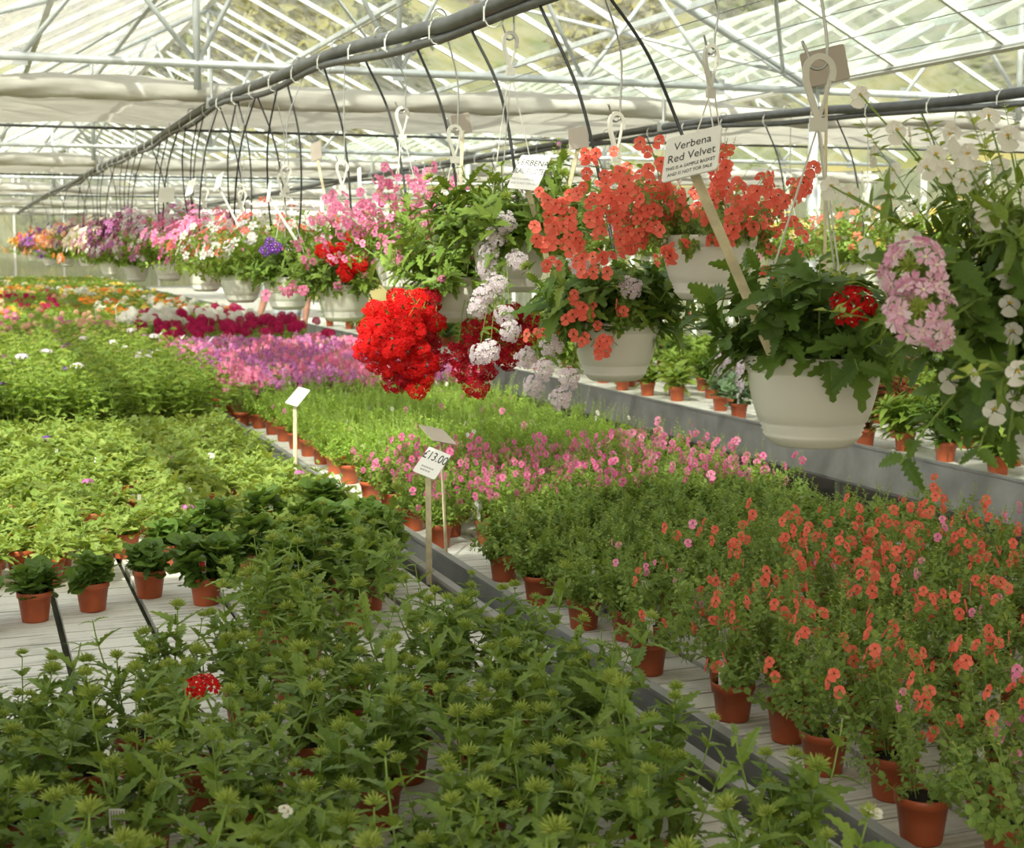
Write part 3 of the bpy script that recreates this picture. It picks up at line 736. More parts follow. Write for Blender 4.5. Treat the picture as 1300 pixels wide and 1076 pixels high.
# 1. big budding verbena in the shade on the left bench
red_at = atz(262, 1050, TZ); bestd = 9; redp = None; VB = []
for x, y in grid(-.52, 1.27, 1.75, 4.3, .20, .195, .032):
    if not in_view(x, y, .85): continue
    if x < .22 and y > 2.95: continue
    if x < .66 and y > 3.12 + x * .25: continue
    if x < .85 and y > 4.0: continue
    bu, bv, _ = proj((x, y, TZ))
    if rng.random() < .06 or (500 < bu < 610 and 745 < bv < 850): continue
    ed = x > 1.1
    t = base_plant('potted_verbena', x, y, 'lanky toothed-leaved verbena in green bud standing along the narrow gap between benches' if ed else 'lanky toothed-leaved verbena in tight green bud, potted, on the slatted bench', 'budding verbena along the narrow gap' if ed else 'budding verbena on the slatted bench', tagp=.15)
    sh = shooty(t, V_SH, rng.choice((6, 7, 8)), smin=.8, smax=1.25); VB.append(t)
    if (x - red_at[0]) ** 2 + (y - red_at[1]) ** 2 < bestd: bestd = (x - red_at[0]) ** 2 + (y - red_at[1]) ** 2; redp = t
    if rng.random() < .12:
        st, tip, td = rng.choice(sh); st_f = ob('flower', FL['white_small'], st, face_mat(tip + td * .012, unit(td + np.array((0, 0, .5))), 0, 1.2)); ob('flower', FL['white_small'], st, face_mat(tip + np.array((.01, .006, .008)), (0.5, -.3, .8), 0, 1.1))
redp['label'] = 'lanky potted verbena bearing one open scarlet flower cluster'; del redp['group']
e = np.array((atd(256, 872, float((np.array(redp.location) - CAM) @ FW) - .06))); stb = MB(); L0 = e - np.array(redp.location) - np.array((0, 0, .0)); c, q = math.cos(-redp.rotation_euler.z), math.sin(-redp.rotation_euler.z); L0 = np.array((L0[0] * c - L0[1] * q, L0[0] * q + L0[1] * c, L0[2]))
stb.tube([(0, 0, .07), L0 * .6 + np.array((0, 0, .02)), L0], .0024, 6, 1, False)
for w in (.4, .6, .78): leaf_pair(stb, L0 * w + np.array((0, 0, .02 * (1 - w))), (0, 0, 1), w * 8, .045, L_BIG)
rs = ob('shoot', stb.mesh('shoot', ['verbena', 'stem', 'bud']), redp); ob('flower_head', head('red'), rs, face_mat(L0, (0, -.2, 1), 0, 1.1))

# 2. row of small plants in plain sight at the edge of the bare boards
small_px = [(-185, 838), (-108, 822), (-32, 806), (45, 793), (118, 780), (190, 763), (216, 728), (262, 772), (325, 738), (375, 785), (396, 722), (262, 715), (345, 700), (430, 715), (440, 770), (480, 735), (410, 680), (470, 700)]
for i, (u, v) in enumerate(small_px):
    p = atz(u, v - 6, TZ)
    if i < 7: lb, gr = 'small dark-leaved seedling in orange pot standing at the edge of bare boards', 'seedlings beside the bare boards'
    else: lb, gr = 'dark green young plant in orange pot with red picture tag', 'young plants with red picture tags'
    t = base_plant('potted_seedling', p[0], p[1], lb, gr, tagp=1 if i >= 7 else 0, tagk=1, pot=POT, s=1.0)
    for s, tip, td in shooty(t, V_SM, 10 if i < 7 else 12, smin=.8, smax=1.25 if i < 7 else 1.6, heads=0): pass
# 3. low lime-green plants
n3 = 0
small_xy = [atz(u, v, TZ)[:2] for u, v in small_px]
for x, y in grid(-.56, 1.30, 4.72, 8.0, .152, .152, .028):
    if not in_view(x, y) or rng.random() < .05: continue
    u, v, _ = proj((x, y, TZ))
    if (235 < u < 300 and 655 < v < 700) or (380 < u < 420 and 660 < v < 690): continue
    if any((x - a) ** 2 + (y - b) ** 2 < .012 for a, b in small_xy): continue
    me, an = LOW[n3 % len(LOW)]
    t = base_plant('potted_trailing_verbena', x, y, 'low lime-green leafy plant in orange pot, sunlit in a dense block', 'low lime-green plants in the sun', tagp=.12)
    tag(ob('foliage', me, t, TRS((0, 0, SZ), 0, U(.7, 1.3))), kind='stuff'); n3 += 1
    if rng.random() < .06:
        t['label'] = 'low lime-green potted plant carrying a single purple flower cluster'; t['group'] = 'lime-green plants with a purple cluster'
        p, d = rng.choice(an); ob('flower_head', head(rng.choice(('purple', 'magenta'))), t, face_mat(np.array((p[0] * .7, p[1] * .7, .16)), (0, 0, 1)))
# 4. taller budding block behind
for x, y in grid(-.60, 1.28, 8.15, 12.0, .17, .19):
    if not in_view(x, y): continue
    me, an = TALL[rng.randrange(len(TALL))]
    t = base_plant('potted_tall_verbena', x, y, 'tall upright green plant topped with buds, in close rows behind the low block', 'tall budding plants behind the low block', tagp=.06)
    tag(ob('foliage', me, t, TRS((0, 0, SZ), 0, U(.85, 1.12))), kind='stuff')
    for p, d in an:
        if rng.random() < .025: ob('flower_head', head(rng.choice(('magenta', 'purple', 'lilac'))), t, face_mat(p + np.array([0, 0, SZ]), d))
# 5. coral diascia, near part of the second bench
for x, y in grid(1.56, 2.95, 1.75, 4.0, .185, .18, .03):
    if not in_view(x, y, .85): continue
    if y > 3.35 + (x - 1.5) * .45: continue
    t = base_plant('potted_diascia', x, y, 'coral-flowered wiry plant in dark orange pot on the aisle-side bench', 'coral-flowered plants on the aisle-side bench', tagp=.45)
    pk = rng.random() < .07
    if pk: t['label'] = 'wiry plant with pale pink flowers standing among the coral ones'; t['group'] = 'pale pink plants among the coral'
    diasc(t, C_SH, 10, 'pale_pink' if pk else 'coral', .47)
# 6. small-leaved green plants without flowers
for x, y in grid(1.56, 2.95, 3.35, 4.85, .155, .155):
    if not in_view(x, y): continue
    if y < 3.42 + (x - 1.5) * .45: continue
    if y > 4.5 and x < 1.85: continue
    t = base_plant('potted_small_leaved_plant', x, y, 'flowerless plant of small rounded green leaves beside the coral flowers', 'small-leaved green plants', tagp=.12)
    tag(ob('foliage', SMALLG[rng.randrange(7)][0], t, TRS((0, 0, SZ), 0, U(.95, 1.25))), kind='stuff')
    if rng.random() < .25:
        me, an, P = rng.choice(D_SH); s = ob('shoot', me, t, TRS((0, 0, SZ), U(0, 6), 1.05))
# 7. pink diascia
for x, y in grid(1.55, 2.95, 4.85, 5.95, .16, .165):
    if not in_view(x, y): continue
    me, an = PINKD[rng.randrange(6)]
    t = base_plant('potted_pink_diascia', x, y, 'bushy plant with small deep-pink flowers around the white price sign', 'pink-flowered plants around the price sign', tagp=.1)
    f = ob('foliage', me, t, TRS((0, 0, SZ), 0, U(.95, 1.2))); f['kind'] = 'stuff'
    for p, d in an:
        if rng.random() < .42: ob('flower', FL['pink' if x < 2.4 else 'pink_big' if rng.random() < .3 else 'pink'], f, face_mat(p, d, U(-.4, .4), U(.9, 1.2)))
# 8. fine light green plants
for x, y in grid(1.60, 2.93, 6.0, 8.5, .15, .155):
    if not in_view(x, y): continue
    me, an = FINE[rng.randrange(7)]
    t = base_plant('potted_fine_leaved_plant', x, y, 'bright yellow-green fine-leaved plant in the sunlit block below the baskets', 'fine-leaved yellow-green plants', tagp=.05)
    f = ob('foliage', me, t, TRS((0, 0, SZ), 0, U(1.0, 1.3))); f['kind'] = 'stuff'
    for p, d in an:
        if rng.random() < .03: ob('flower', FL['white_small' if rng.random() < .6 else 'pale_pink'], f, face_mat(p, d, 0, 1.3))
# 9. pink and mauve masses
for x, y in grid(1.52, 2.95, 8.6, 12.2, .2, .21):
    if not in_view(x, y): continue
    me, an = GER[rng.randrange(5)]; pk = rng.random() < .55
    t = base_plant('potted_nemesia', x, y, 'plant massed with pale pink flower spikes' if pk else 'plant massed with mauve flower spikes among the pink ones', 'pink spiked plants' if pk else 'mauve spiked plants', tagp=0)
    f = ob('foliage', me, t, TRS((0, 0, SZ), 0, .9)); f['kind'] = 'stuff'
    for i in range(16):
        a = U(0, 6.28); r = .13 * math.sqrt(U(0, 1)); ob('flower_spike', plume('pink' if pk else 'mauve'), f, TRS((r * math.cos(a), r * math.sin(a), U(.2, .31) - r * .5), U(0, 6), U(.9, 1.3), U(-.4, .4)))
# 10. geraniums: crimson, white, salmon
def ger_block(xa, xb, ya, yb, cols, dx, lab, prob=.9, mat=None):
    for x, y in grid(xa, xb, ya, yb, dx, dx * 1.05, .03):
        if not in_view(x, y): continue
        c = rng.choice(cols); me, an = GER[rng.randrange(5)]
        w = {'crimson': 'crimson', 'white': 'white', 'pink': 'pink', 'peach': 'salmon', 'orange': 'orange', 'mauve': 'mauve', 'yellowp': 'yellow'}[c]
        t = base_plant('potted_geranium', x, y, '%s-headed geranium %s' % (w, lab), '%s geraniums %s' % (w, lab), tagp=0)
        f = ob('foliage', me, t, TRS((0, 0, SZ), 0, U(.9, 1.1))); f['kind'] = 'stuff'
        for p, d in an:
            if rng.random() < prob: ob('flower_head', BALL[c], f, face_mat(p, d, U(0, 6), U(.8, 1.1) * (.62 if c in ('peach', 'pink') else 1)))
ger_block(1.6, 2.95, 12.5, 14.2, ['crimson'], .26, 'on the bench beyond the pink mass', .4)
ger_block(1.6, 2.95, 14.4, 16.5, ['crimson', 'white', 'white'], .28, 'in the rows behind the crimson block')
ger_block(-.6, 1.3, 12.4, 16.5, ['peach', 'pink', 'peach'], .25, 'far along the left bench', .16)

def bed(name, xa, xb, ya, yb, sp, src, cols, label, dens):
    """far rows of plants nobody could count: one object"""
    V0 = {}; o = MB()
    low = []
    for j in range(4):
        b = MB()
        for i in range(26):
            a = i * 2.4; r = .1 * math.sqrt((i + .5) / 26); z = U(.03, src) * (1.1 - 3 * r); b.put(rng.choice(L_OV), (r * math.cos(a), r * math.sin(a), z), basis((math.cos(a), math.sin(a), U(.0, 1.2))), U(.05, .09))
        b.lathe([(.036, -.075), (.049, 0)], 8, 1); low.append(b)
    fl = []
    b = MB()
    for i in range(7):
        d = unit((rng.gauss(0, 1), rng.gauss(0, 1), abs(rng.gauss(0, 1)))); floret(b, d * .03, d, .022, 0, None, False, 4)
    for x, y in grid(xa, xb, ya, yb, sp, sp, .03):
        if not in_view(x, y, .8, 200): continue
        s = U(.9, 1.25); o.merge(rng.choice(low), TRS((x, y, TZ + .0755 * s), U(0, 6), s))
        if rng.random() < dens:
            mi = 2 + rng.randrange(len(cols))
            for q in range(rng.randrange(2, 6)): o.merge(b, TRS((x + U(-.08, .08), y + U(-.08, .08), TZ + .075 + src * U(.9, 1.25)), U(0, 6), U(.8, 1.3)), mi)
    t = ob(name, o.mesh(name, ['mid', 'pot'] + cols)); tag(t, label, 'plants', kind='stuff')
bed('plant_rows', 1.6, 2.95, 16.7, 27.8, .24, .22, ['yellowp', 'orange', 'white'], 'far rows of green plants with yellow, orange and white flowers on the aisle-side bench', .3)
bed('plant_rows', -.8, 1.3, 16.8, 28.8, .24, .22, ['orange', 'peach', 'yellowp', 'crimson'], 'far rows of green plants with orange and salmon flowers on the slatted bench', .2)
bed('seedling_rows', -1.2, 3.6, 31.7, 43.8, .27, .13, ['white', 'yellowp'], 'rows of bright green seedlings on the distant pale bench', .12)

# ------------------------------------------------------------------ right-hand bench: spaced pots
def penstemon(mat, H, n, tpl, L, lean=.3, nodes=9):
    mb = MB()
    for i in range(n):
        m, tip, td = verbena_shoot(U(.75, 1.1) * H, U(.02, lean), U(0, lean * .6), L, nodes, tpl, .0022, False, .05)
        a = i * 2.4; r = .04 * math.sqrt((i + .5) / n); mb.merge(m, TRS((r * math.cos(a), r * math.sin(a), 0), a, 1))
    return mb.mesh('foliage', [mat, 'stem', 'bud'])
RED_P = [penstemon('red_leaf', .34, 14, L_LAN, .07, .35), penstemon('red_leaf', .30, 12, L_LAN, .06, .4)]
GRN_P = [penstemon('verbena_dark', .26, 12, L_LAN, .09, .7), penstemon('mid', .20, 12, L_LAN, .10, .8), penstemon('lime', .15, 8, L_OV, .09, .9, 4), penstemon('grey', .15, 8, L_RND, .055, .8, 4), penstemon('mid', .24, 10, L_BIG, .07, .5)]
LAV = MB()
for i in range(60):
    z = U(0, .2); a = U(0, 6.28); floret(LAV, np.array((.02 * math.cos(a), .02 * math.sin(a), z)), (math.cos(a), math.sin(a), .2), .012, 0, None, False)
M['dusky'] = petal('dusky_lavender_petal', (.42, .34, .40), (.58, .50, .55)); LAV = LAV.mesh('flower_spike', ['dusky'])
rc = random.Random(21)
cl = [(atz(u, v, TZ)) for u, v in ((822, 502), (857, 502), (893, 496), (926, 532), (965, 540), (1075, 568), (1140, 555), (1200, 585), (1250, 605), (1150, 520), (1090, 545), (1230, 560), (1285, 590), (790, 495))]
specs = ['lime', 'lime2', 'mix', 'lav', 'grey', 'red', 'red', 'green', 'fl', 'red', 'red', 'fl', 'green', 'lime']
def c_plant(x, y, k):
    d = {'lime': ('potted_hosta', 'broad lime-leaved plant in orange pot on the grey-railed bench', GRN_P[2]), 'lime2': ('potted_hosta', 'broad lime-leaved plant in orange pot on the grey-railed bench', GRN_P[2]),
         'mix': ('potted_perennial', 'mid-green serrated plant in orange pot on the grey-railed bench', GRN_P[4]), 'lav': ('potted_heuchera', 'round-leaved plant with a dusky lavender plume in orange pot', GRN_P[3]),
         'grey': ('potted_sage', 'grey-green round-leaved plant in orange pot on the grey-railed bench', GRN_P[3]), 'red': ('potted_penstemon', 'tall red-leaved stems in orange pot on the grey-railed bench', RED_P[rc.randrange(2)]),
         'green': ('potted_campion', 'dense dark narrow-leaved plant in orange pot on the grey-railed bench', GRN_P[0]), 'fl': ('potted_bedding_plant', 'narrow-leaved plant with a red bloom in orange pot on the grey-railed bench', GRN_P[1])}[k]
    t = base_plant(d[0], x, y, d[1], d[1].split(' in ')[0].split(' on ')[0] + 's across the aisle', pot=POTS, soil=SOILS, tagp=.3)
    f = ob('foliage', d[2], t, TRS((0, 0, .086), U(0, 6), U(.85, 1.1))); f['kind'] = 'stuff'
    if k == 'lav': ob('flower_spike', LAV, t, TRS((0, 0, .2), 0, 1.1)); ob('flower_spike', LAV, t, TRS((.03, .02, .16), 0, .9))
    if k == 'fl': ob('flower_head', head('hot' if rc.random() < .4 else 'red'), t, face_mat((.03, -.03, .2), (0, -.5, 1)))
taken = []
for p, s in zip(cl, specs):
    x = min(max(p[0], 4.45), 6.3); c_plant(x, p[1], s); taken.append((x, p[1]))
for x, y in grid(4.62, 6.3, 4.3, 19.5, .33, .34, .07):
    if not in_view(x, y, .8, 200): continue
    if any((x - a) ** 2 + (y - b) ** 2 < .05 for a, b in taken): continue
    if x < 5.0 and y < 9 and rc.random() < .55: continue
    c_plant(x, y, rc.choice(['red', 'green', 'mix', 'lime', 'fl', 'mix', 'green', 'lav', 'fl'] if y < 9 else ['mix', 'lime', 'green', 'fl', 'mix']))

# ------------------------------------------------------------------ pipes
def smooth_path(pts, n=8):
    pts = [np.asarray(p, float) for p in pts]; P = [2 * pts[0] - pts[1]] + pts + [2 * pts[-1] - pts[-2]]; out = []
    for i in range(1, len(P) - 2):
        for j in range(n):
            t = j / n; a, b, c, d = P[i - 1], P[i], P[i + 1], P[i + 2]
            out.append(.5 * ((2 * b) + (-a + c) * t + (2 * a - 5 * b + 4 * c - d) * t * t + (-a + 3 * b - 3 * c + d) * t ** 3))
    out.append(pts[-1]); return np.array(out)
PX = 1.70
PIPE1 = [(PX, -2, 2.75), (PX, .5, 2.66), (PX, 2.4, 2.57), (PX, 4.83, 2.565), (PX, 5.61, 2.60), (PX, 6.9, 2.68), (PX, 8.41, 2.72), (PX, 10.67, 2.785), (PX, 14.5, 2.76), (PX - .03, 19.7, 2.79), (PX - .1, 24, 2.76), (PX - .15, 28.7, 2.79), (PX - .2, 37.7, 2.79), (PX - .2, 46, 2.79)]
PIPE2 = [(5.3, 0, 2.7), (5.3, 3, 2.58), (5.3, 6.79, 2.58), (5.3, 8.6, 2.66), (5.3, 10.67, 2.72), (5.3, 15, 2.74), (5.3, 19.7, 2.76), (5.3, 28.7, 2.76), (5.3, 40, 2.76)]
def pz(path, y):
    P = np.array(path); return float(np.interp(y, P[:, 1], P[:, 2])), float(np.interp(y, P[:, 1], P[:, 0]))
def make_pipe(path, label):
    o = thing('irrigation_pipe', path[0], label, 'pipe'); o.location = (0, 0, 0)
    P = smooth_path(path, 10); kk = MB(); kk.tube(P, .030, 12); ob('main_pipe', kk.mesh('main_pipe', ['hose'], True), o)
    Q = P.copy(); Q[:, 2] -= .050 + .014 * np.sin(Q[:, 1] * 2.3); Q[:, 0] += .012 * np.sin(Q[:, 1] * 1.7); kk = MB(); kk.tube(Q, .018, 8); ob('feeder_hose', kk.mesh('feeder_hose', ['hose'], True), o)
    y = 1.0
    a = np.linspace(0, 2 * math.pi, 13); ring = np.stack([.036 * np.cos(a), .01 * np.sin(a * 2), .052 * np.sin(a) - .022], 1)
    kk = MB(); kk.tube(ring, .0026, 4, 0, False); kk.box((-.036, 0, -.03), (.004, .006, .05)); tm = kk.mesh('cable_tie', ['tie'])
    while y < 22:
        z, x = pz(path, y); ob('cable_tie', tm, o, loc=(x, y, z)); y += .62
    for ty in TY:
        if path[0][1] < ty < 40:
            z, x = pz(path, ty); kk = MB(); kk.tube([(x, ty, z + .02), (x, ty, 3.05)], .012, 6); kk.box((x, ty, z), (.08, .05, .075)); ob('pipe_hanger', kk.mesh('pipe_hanger', ['alu']), o)
make_pipe(PIPE1, 'long sagging grey irrigation pipe carrying the row of baskets over the benches')
make_pipe(PIPE2, 'grey irrigation pipe running over the grey-railed bench')

# ------------------------------------------------------------------ hanging baskets
BP = MB(); BP.lathe([(.001, 0), (.072, 0), (.078, .003), (.0905, .016), (.0955, .023), (.0920, .026), (.0985, .0315), (.0950, .0345), (.1015, .040), (.0980, .043), (.1045, .049), (.111, .067), (.118, .092), (.124, .12), (.1272, .142), (.1268, .144), (.1305, .146), (.1325, .172), (.1312, .176), (.127, .175), (.124, .15), (.118, .12)], 40)
BPOT = BP.mesh('pot', ['basket'], True)
kk = MB(); kk.disc(.120, .150, 24, 0, dome=.012); BSOIL = kk.mesh('soil', ['soil'])
for me in (BPOT,):
    pass
def crook():
    kk = MB(); a = np.linspace(-.55, math.pi + .15, 15); R = .026
    pts = [(R * math.cos(t), 0, R * 1.15 * math.sin(t)) for t in a] + [(-.024, 0, -.02), (-.012, 0, -.055), (0, 0, -.09)]
    V = []; P = smooth_path(pts, 3)
    tg = np.gradient(P, axis=0); tg /= np.linalg.norm(tg, axis=1)[:, None]; Y = np.array([0, 1, 0])
    for p, t in zip(P, tg):
        n = np.cross(t, Y); V += [p + n * .006 + Y * .0045, p + n * .006 - Y * .0045, p - n * .006 - Y * .0045, p - n * .006 + Y * .0045]
    m = len(P); kk.add(V, [(i * 4 + j, i * 4 + (j + 1) % 4, (i + 1) * 4 + (j + 1) % 4, (i + 1) * 4 + j) for i in range(m - 1) for j in range(4)] + [(3, 2, 1, 0), tuple((m - 1) * 4 + j for j in range(4))])
    kk.tube([(.024, 0, 0.0), (.012, 0, -.05), (0, 0, -.088)], .0045, 6)
    kk.box((0, 0, -.098), (.034, .008, .026)); return kk
CROOK = crook().mesh('crook', ['hanger'], False)
HANG = .56                                                  # rim to top of crook
def strands():
    kk = MB()
    for i in range(3):
        a = math.radians(200 + 120 * i); e = np.array((.129 * math.cos(a), .129 * math.sin(a), 0)); s = np.array((.012 * (i - 1), 0, HANG - .135)); kk.tube([s, s * .5 + e * .5, e], .0021, 5)
    return kk.mesh('strand_set', ['hanger'])
STR = strands()
def s_hook(x, y, ztop, zbot, px, small=False, rz=0.0):
    """wire from over the pipe down to the crook"""
    a = np.linspace(math.pi * 1.1, 0, 9); top = [(px - x + .031 * math.cos(t), 0, ztop + .004 + .034 * math.sin(t)) for t in a]
    top += [(px - x + .03, 0, ztop - .05)]
    dz = ztop - zbot; mid = [(.012, 0, zbot + max(.08, dz * .45))]
    b = np.linspace(0.1, -math.pi - .3, 9); bot = [(.018 * math.cos(t) - .004, 0, zbot + .0 + .018 * math.sin(t)) for t in b]
    bot += [(-.034, 0, zbot + .035)]
    P = smooth_path(top + mid + [(.014, 0, zbot + .03)] + bot, 4)
    kk = MB(); kk.tube(P, .0033, 6); o = ob('wire_hook', kk.mesh('wire_hook', ['wire'], True), loc=(x, y, 0)); o.rotation_euler.z = rz
    tag(o, 'bent wire hook hung on the grey pipe holding a basket', 'hook', 'wire hooks on the basket pipe')
def drip(x, y, z, path, dy, side=1, bow=.06):
    zt, px = pz(path, y + dy); p0 = np.array((px, y + dy, zt - .05)); p1 = np.array((x + side * .03, y, z + .02))
    P = smooth_path([p0, p0 * .72 + p1 * .28 + np.array((bow * side, 0, -.02)), p0 * .35 + p1 * .65 + np.array((bow * side, dy * .1, -.03)), p1], 6)
    kk = MB(); kk.tube(P, .0054, 6); o = ob('drip_tube', kk.mesh('drip_tube', ['black'], True)); tag(o, 'thin black drip tube hanging from the grey pipe into a basket', 'tube', 'black drip tubes')

def basket(pos, label, path=PIPE1, group=None, cat='hanging basket', hang=HANG, dripdy=.25, dside=1, hrz=0.0):
    """pos = centre of the rim"""
    t = thing('hanging_basket', (pos[0], pos[1], pos[2] - .172), label, cat, group, U(0, 6.28))
    ob('pot', BPOT, t); ob('soil', BSOIL, t)
    h = ob('hanger', STR, t, Matrix.Translation((0, 0, .17)) @ Matrix.Scale(hang / HANG, 4, (0, 0, 1)))
    ob('crook', CROOK, t, Matrix.Translation((0, 0, .17 + hang - .033)) @ Matrix.Rotation(-t.rotation_euler.z + hrz, 4, 'Z'))
    zt, px = pz(path, pos[1]); s_hook(pos[0], pos[1], zt + .02, pos[2] + hang - .033 + .028 - .006, px if abs(px - pos[0]) < .25 else pos[0], rz=hrz)
    if dripdy: drip(pos[0], pos[1], pos[2], path, dripdy, dside)
    return t
ZS = .155
def local(t, world):
    """world point to basket space"""
    c, s = math.cos(-t.rotation_euler.z), math.sin(-t.rotation_euler.z); v = np.asarray(world, float) - np.array(t.location); return np.array((v[0] * c - v[1] * s, v[0] * s + v[1] * c, v[2]))
def local_dir(t, d):
    c, s = math.cos(-t.rotation_euler.z), math.sin(-t.rotation_euler.z); return np.array((d[0] * c - d[1] * s, d[0] * s + d[1] * c, d[2]))
def b_shoots(t, libr, n, smin=.9, smax=1.3, rad=.10, tilt=.0, heads=.3, z=ZS):
    out = []
    for i in range(n):
        me, tip, td = libr[rng.randrange(len(libr))]; a = i * 2.4 + U(-.3, .3); r = rad * math.sqrt((i + .4) / n)
        s = ob('shoot', me, t, TRS((r * math.cos(a), r * math.sin(a), z), a + U(-.3, .3), U(smin, smax), 0, tilt * (r / rad) ** 1.5 * U(.6, 1.2)))
        if rng.random() < heads: ob('bud_head', HEADB, s, face_mat(tip + td * .004, td))
        out.append((s, tip, td))
    return out
def b_dia(t, libr, n, fl, prob=.9, smin=.9, smax=1.4, rad=.10, tilt=.6, z=ZS, fs=1.0):
    for i in range(n):
        me, an, P = libr[rng.randrange(len(libr))]; a = i * 2.4 + U(-.3, .3); r = rad * math.sqrt((i + .4) / n)
        s = ob('shoot', me, t, TRS((r * math.cos(a), r * math.sin(a), z), a + U(-.4, .4), U(smin, smax), 0, tilt * (r / rad) ** 1.5 * U(.5, 1.2)))
        for p, d in an:
            if rng.random() < prob: ob('flower', FL[fl], s, face_mat(p, d, U(-.4, .4), U(.85, 1.15) * fs))
def trail(t, w0, w1, mat='verbena', leaf=.035, hd=None, sag=.05, n=7, tpl=None, stem=.0018, hs=1.0, toward=True):
    """a trailing stem from the pot to a world point, with an optional flower head at its end"""
    a, b = local(t, w0), local(t, w1); P = smooth_path([a, a * .6 + b * .4 + np.array((0, 0, sag)), a * .2 + b * .8 + np.array((0, 0, sag * .6)), b], 5)
    mb = MB(); mb.tube(P, np.linspace(stem, stem * .6, len(P)), 5, 1, False); ph = U(0, 3)
    for i in range(n):
        p, d = along(P, .12 + .82 * i / max(1, n - 1)); ph += 1.57; leaf_pair(mb, p, d, ph, leaf * U(.8, 1.2), tpl or L_BIG)
    s = ob('trailing_stem', mb.mesh('trailing_stem', [mat, 'stem', 'bud']), t)
    if hd:
        out = unit(local_dir(t, CAM - np.asarray(w1))) * .9 if toward else np.zeros(3)
        d = unit(out + unit(b - a) * .3 + np.array((U(-.4, .4), U(-.4, .4), U(0, .5)))); ob('flower_head', head(hd), s, face_mat(b, d, U(0, 6), hs))
    return s
BV = lib(14, lambda i: mk_verbena(i, (.12, .2), .062, 'verbena_dark', L_BIG2))
# long wiry libraries for the baskets
def mk_long(i, mat, nfl, H, L, tpl, nodes=9, flfrom=.5, lean=None):
    l0 = (lean or [.1, .35, .6, .9, 1.2])[i % 5]; m, an, P = diascia_shoot(U(*H), l0, l0 * 1.25, L, nodes, nfl, tpl, flfrom); return m.mesh('shoot', [mat, 'stem', 'bud']), an, P
DC = lib(15, lambda i: mk_long(i, 'small', 9, (.20, .32), .020, L_OV, 7, .35))
DP = lib(12, lambda i: mk_long(i, 'mid', 9, (.18, .30), .020, L_OV, 7, .35))
NW = lib(14, lambda i: mk_long(i, 'verbena', 4, (.26, .42), .050, L_LAN, 11, .62, [.08, .25, .4, .65, .9]))

# the white nemesia basket hard by the camera's right
pos = atd(1372, 452, 2.22)
b1 = basket(pos, 'hanging basket of tall white yellow-throated flowers and pink-striped clusters', dripdy=.42, hang=.58)
for i in range(64):
    me, an, P = NW[i % 14]; a = i * 2.4; r = .11 * math.sqrt((i + .4) / 64)
    s = ob('shoot', me, b1, TRS((r * math.cos(a), r * math.sin(a), ZS), a + U(-.3, .3), U(.85, 1.2), 0, .5 * (r / .11) * U(.3, 1.2)))
    for p, d in an:
        wp = b1.matrix_basis @ s.matrix_basis @ Vector(p); uu, vv, _ = proj(wp)
        if 1000 < uu < 1135 and vv > 330: continue
        if rng.random() < .46: ob('flower', FL['white_big'], s, face_mat(p, unit(d + local_dir(b1, np.array((-.4, -.9, .1))) * .9), U(-.4, .4), U(.8, 1.12)))
b_shoots(b1, BV, 30, 1.0, 1.6, .11, .9, .1)
W = lambda u, v, d: atd(u, v, d)
for u, v, d, hd, hs in ((1158, 342, 2.0, 'stripe', 1.25), (1166, 394, 1.97, 'stripe', 1.2), (1192, 425, 1.98, 'stripe', .6)): trail(b1, W(1300, 420, 2.22), W(u, v, d), 'verbena_dark', .06, hd, .05, 5, L_BIG2, .0028, hs)
for u, v, d in ((1142, 590, 2.15), (1240, 580, 2.1), (1190, 500, 2.2), (1125, 452, 2.2), (1280, 560, 2.05)): trail(b1, W(1310, 430, 2.2), W(u, v, d), 'verbena_dark', .055, None, .03, 6, L_BIG2, .0028)
for u, v, d in ((1250, 262, 2.1), (1262, 275, 2.1), (1138, 165, 2.25), (1200, 215, 2.15), (1176, 212, 2.15), (1222, 228, 2.15), (1280, 172, 2.1), (1278, 345, 2.08), (1282, 385, 2.06), (1272, 452, 2.08), (1055, 236, 2.3), (1078, 246, 2.3), (1290, 505, 2.05), (1240, 372, 2.12), (1252, 410, 2.1), (1188, 196, 2.16), (1220, 196, 2.18), (1285, 420, 2.06), (1092, 120, 2.3), (1255, 148, 2.2), (1205, 480, 2.15), (1262, 520, 2.06)):
    w = W(u, v, d); q = local(b1, w); st = MB(); c = local(b1, W(1318, 420, 2.2)); c = c * np.array((1, 1, 1)); P = smooth_path([c, c * .5 + q * .5 + np.array((0, 0, .02)), q], 5); st.tube(P, .0015, 4, 1, False)
    for tt in (.3, .5, .65, .8): p, dd = along(P, tt); leaf_pair(st, p, dd, tt * 9, .045, L_LAN)
    s = ob('shoot', st.mesh('shoot', ['verbena', 'stem', 'bud']), b1); nd = unit(CAM - w) + np.array((U(-.6, .6), U(-.5, .5), U(-.1, .5)))
    ob('flower', FL['white_big'], s, face_mat(q, unit(local_dir(b1, nd)), U(-.3, .3), U(.9, 1.15)))

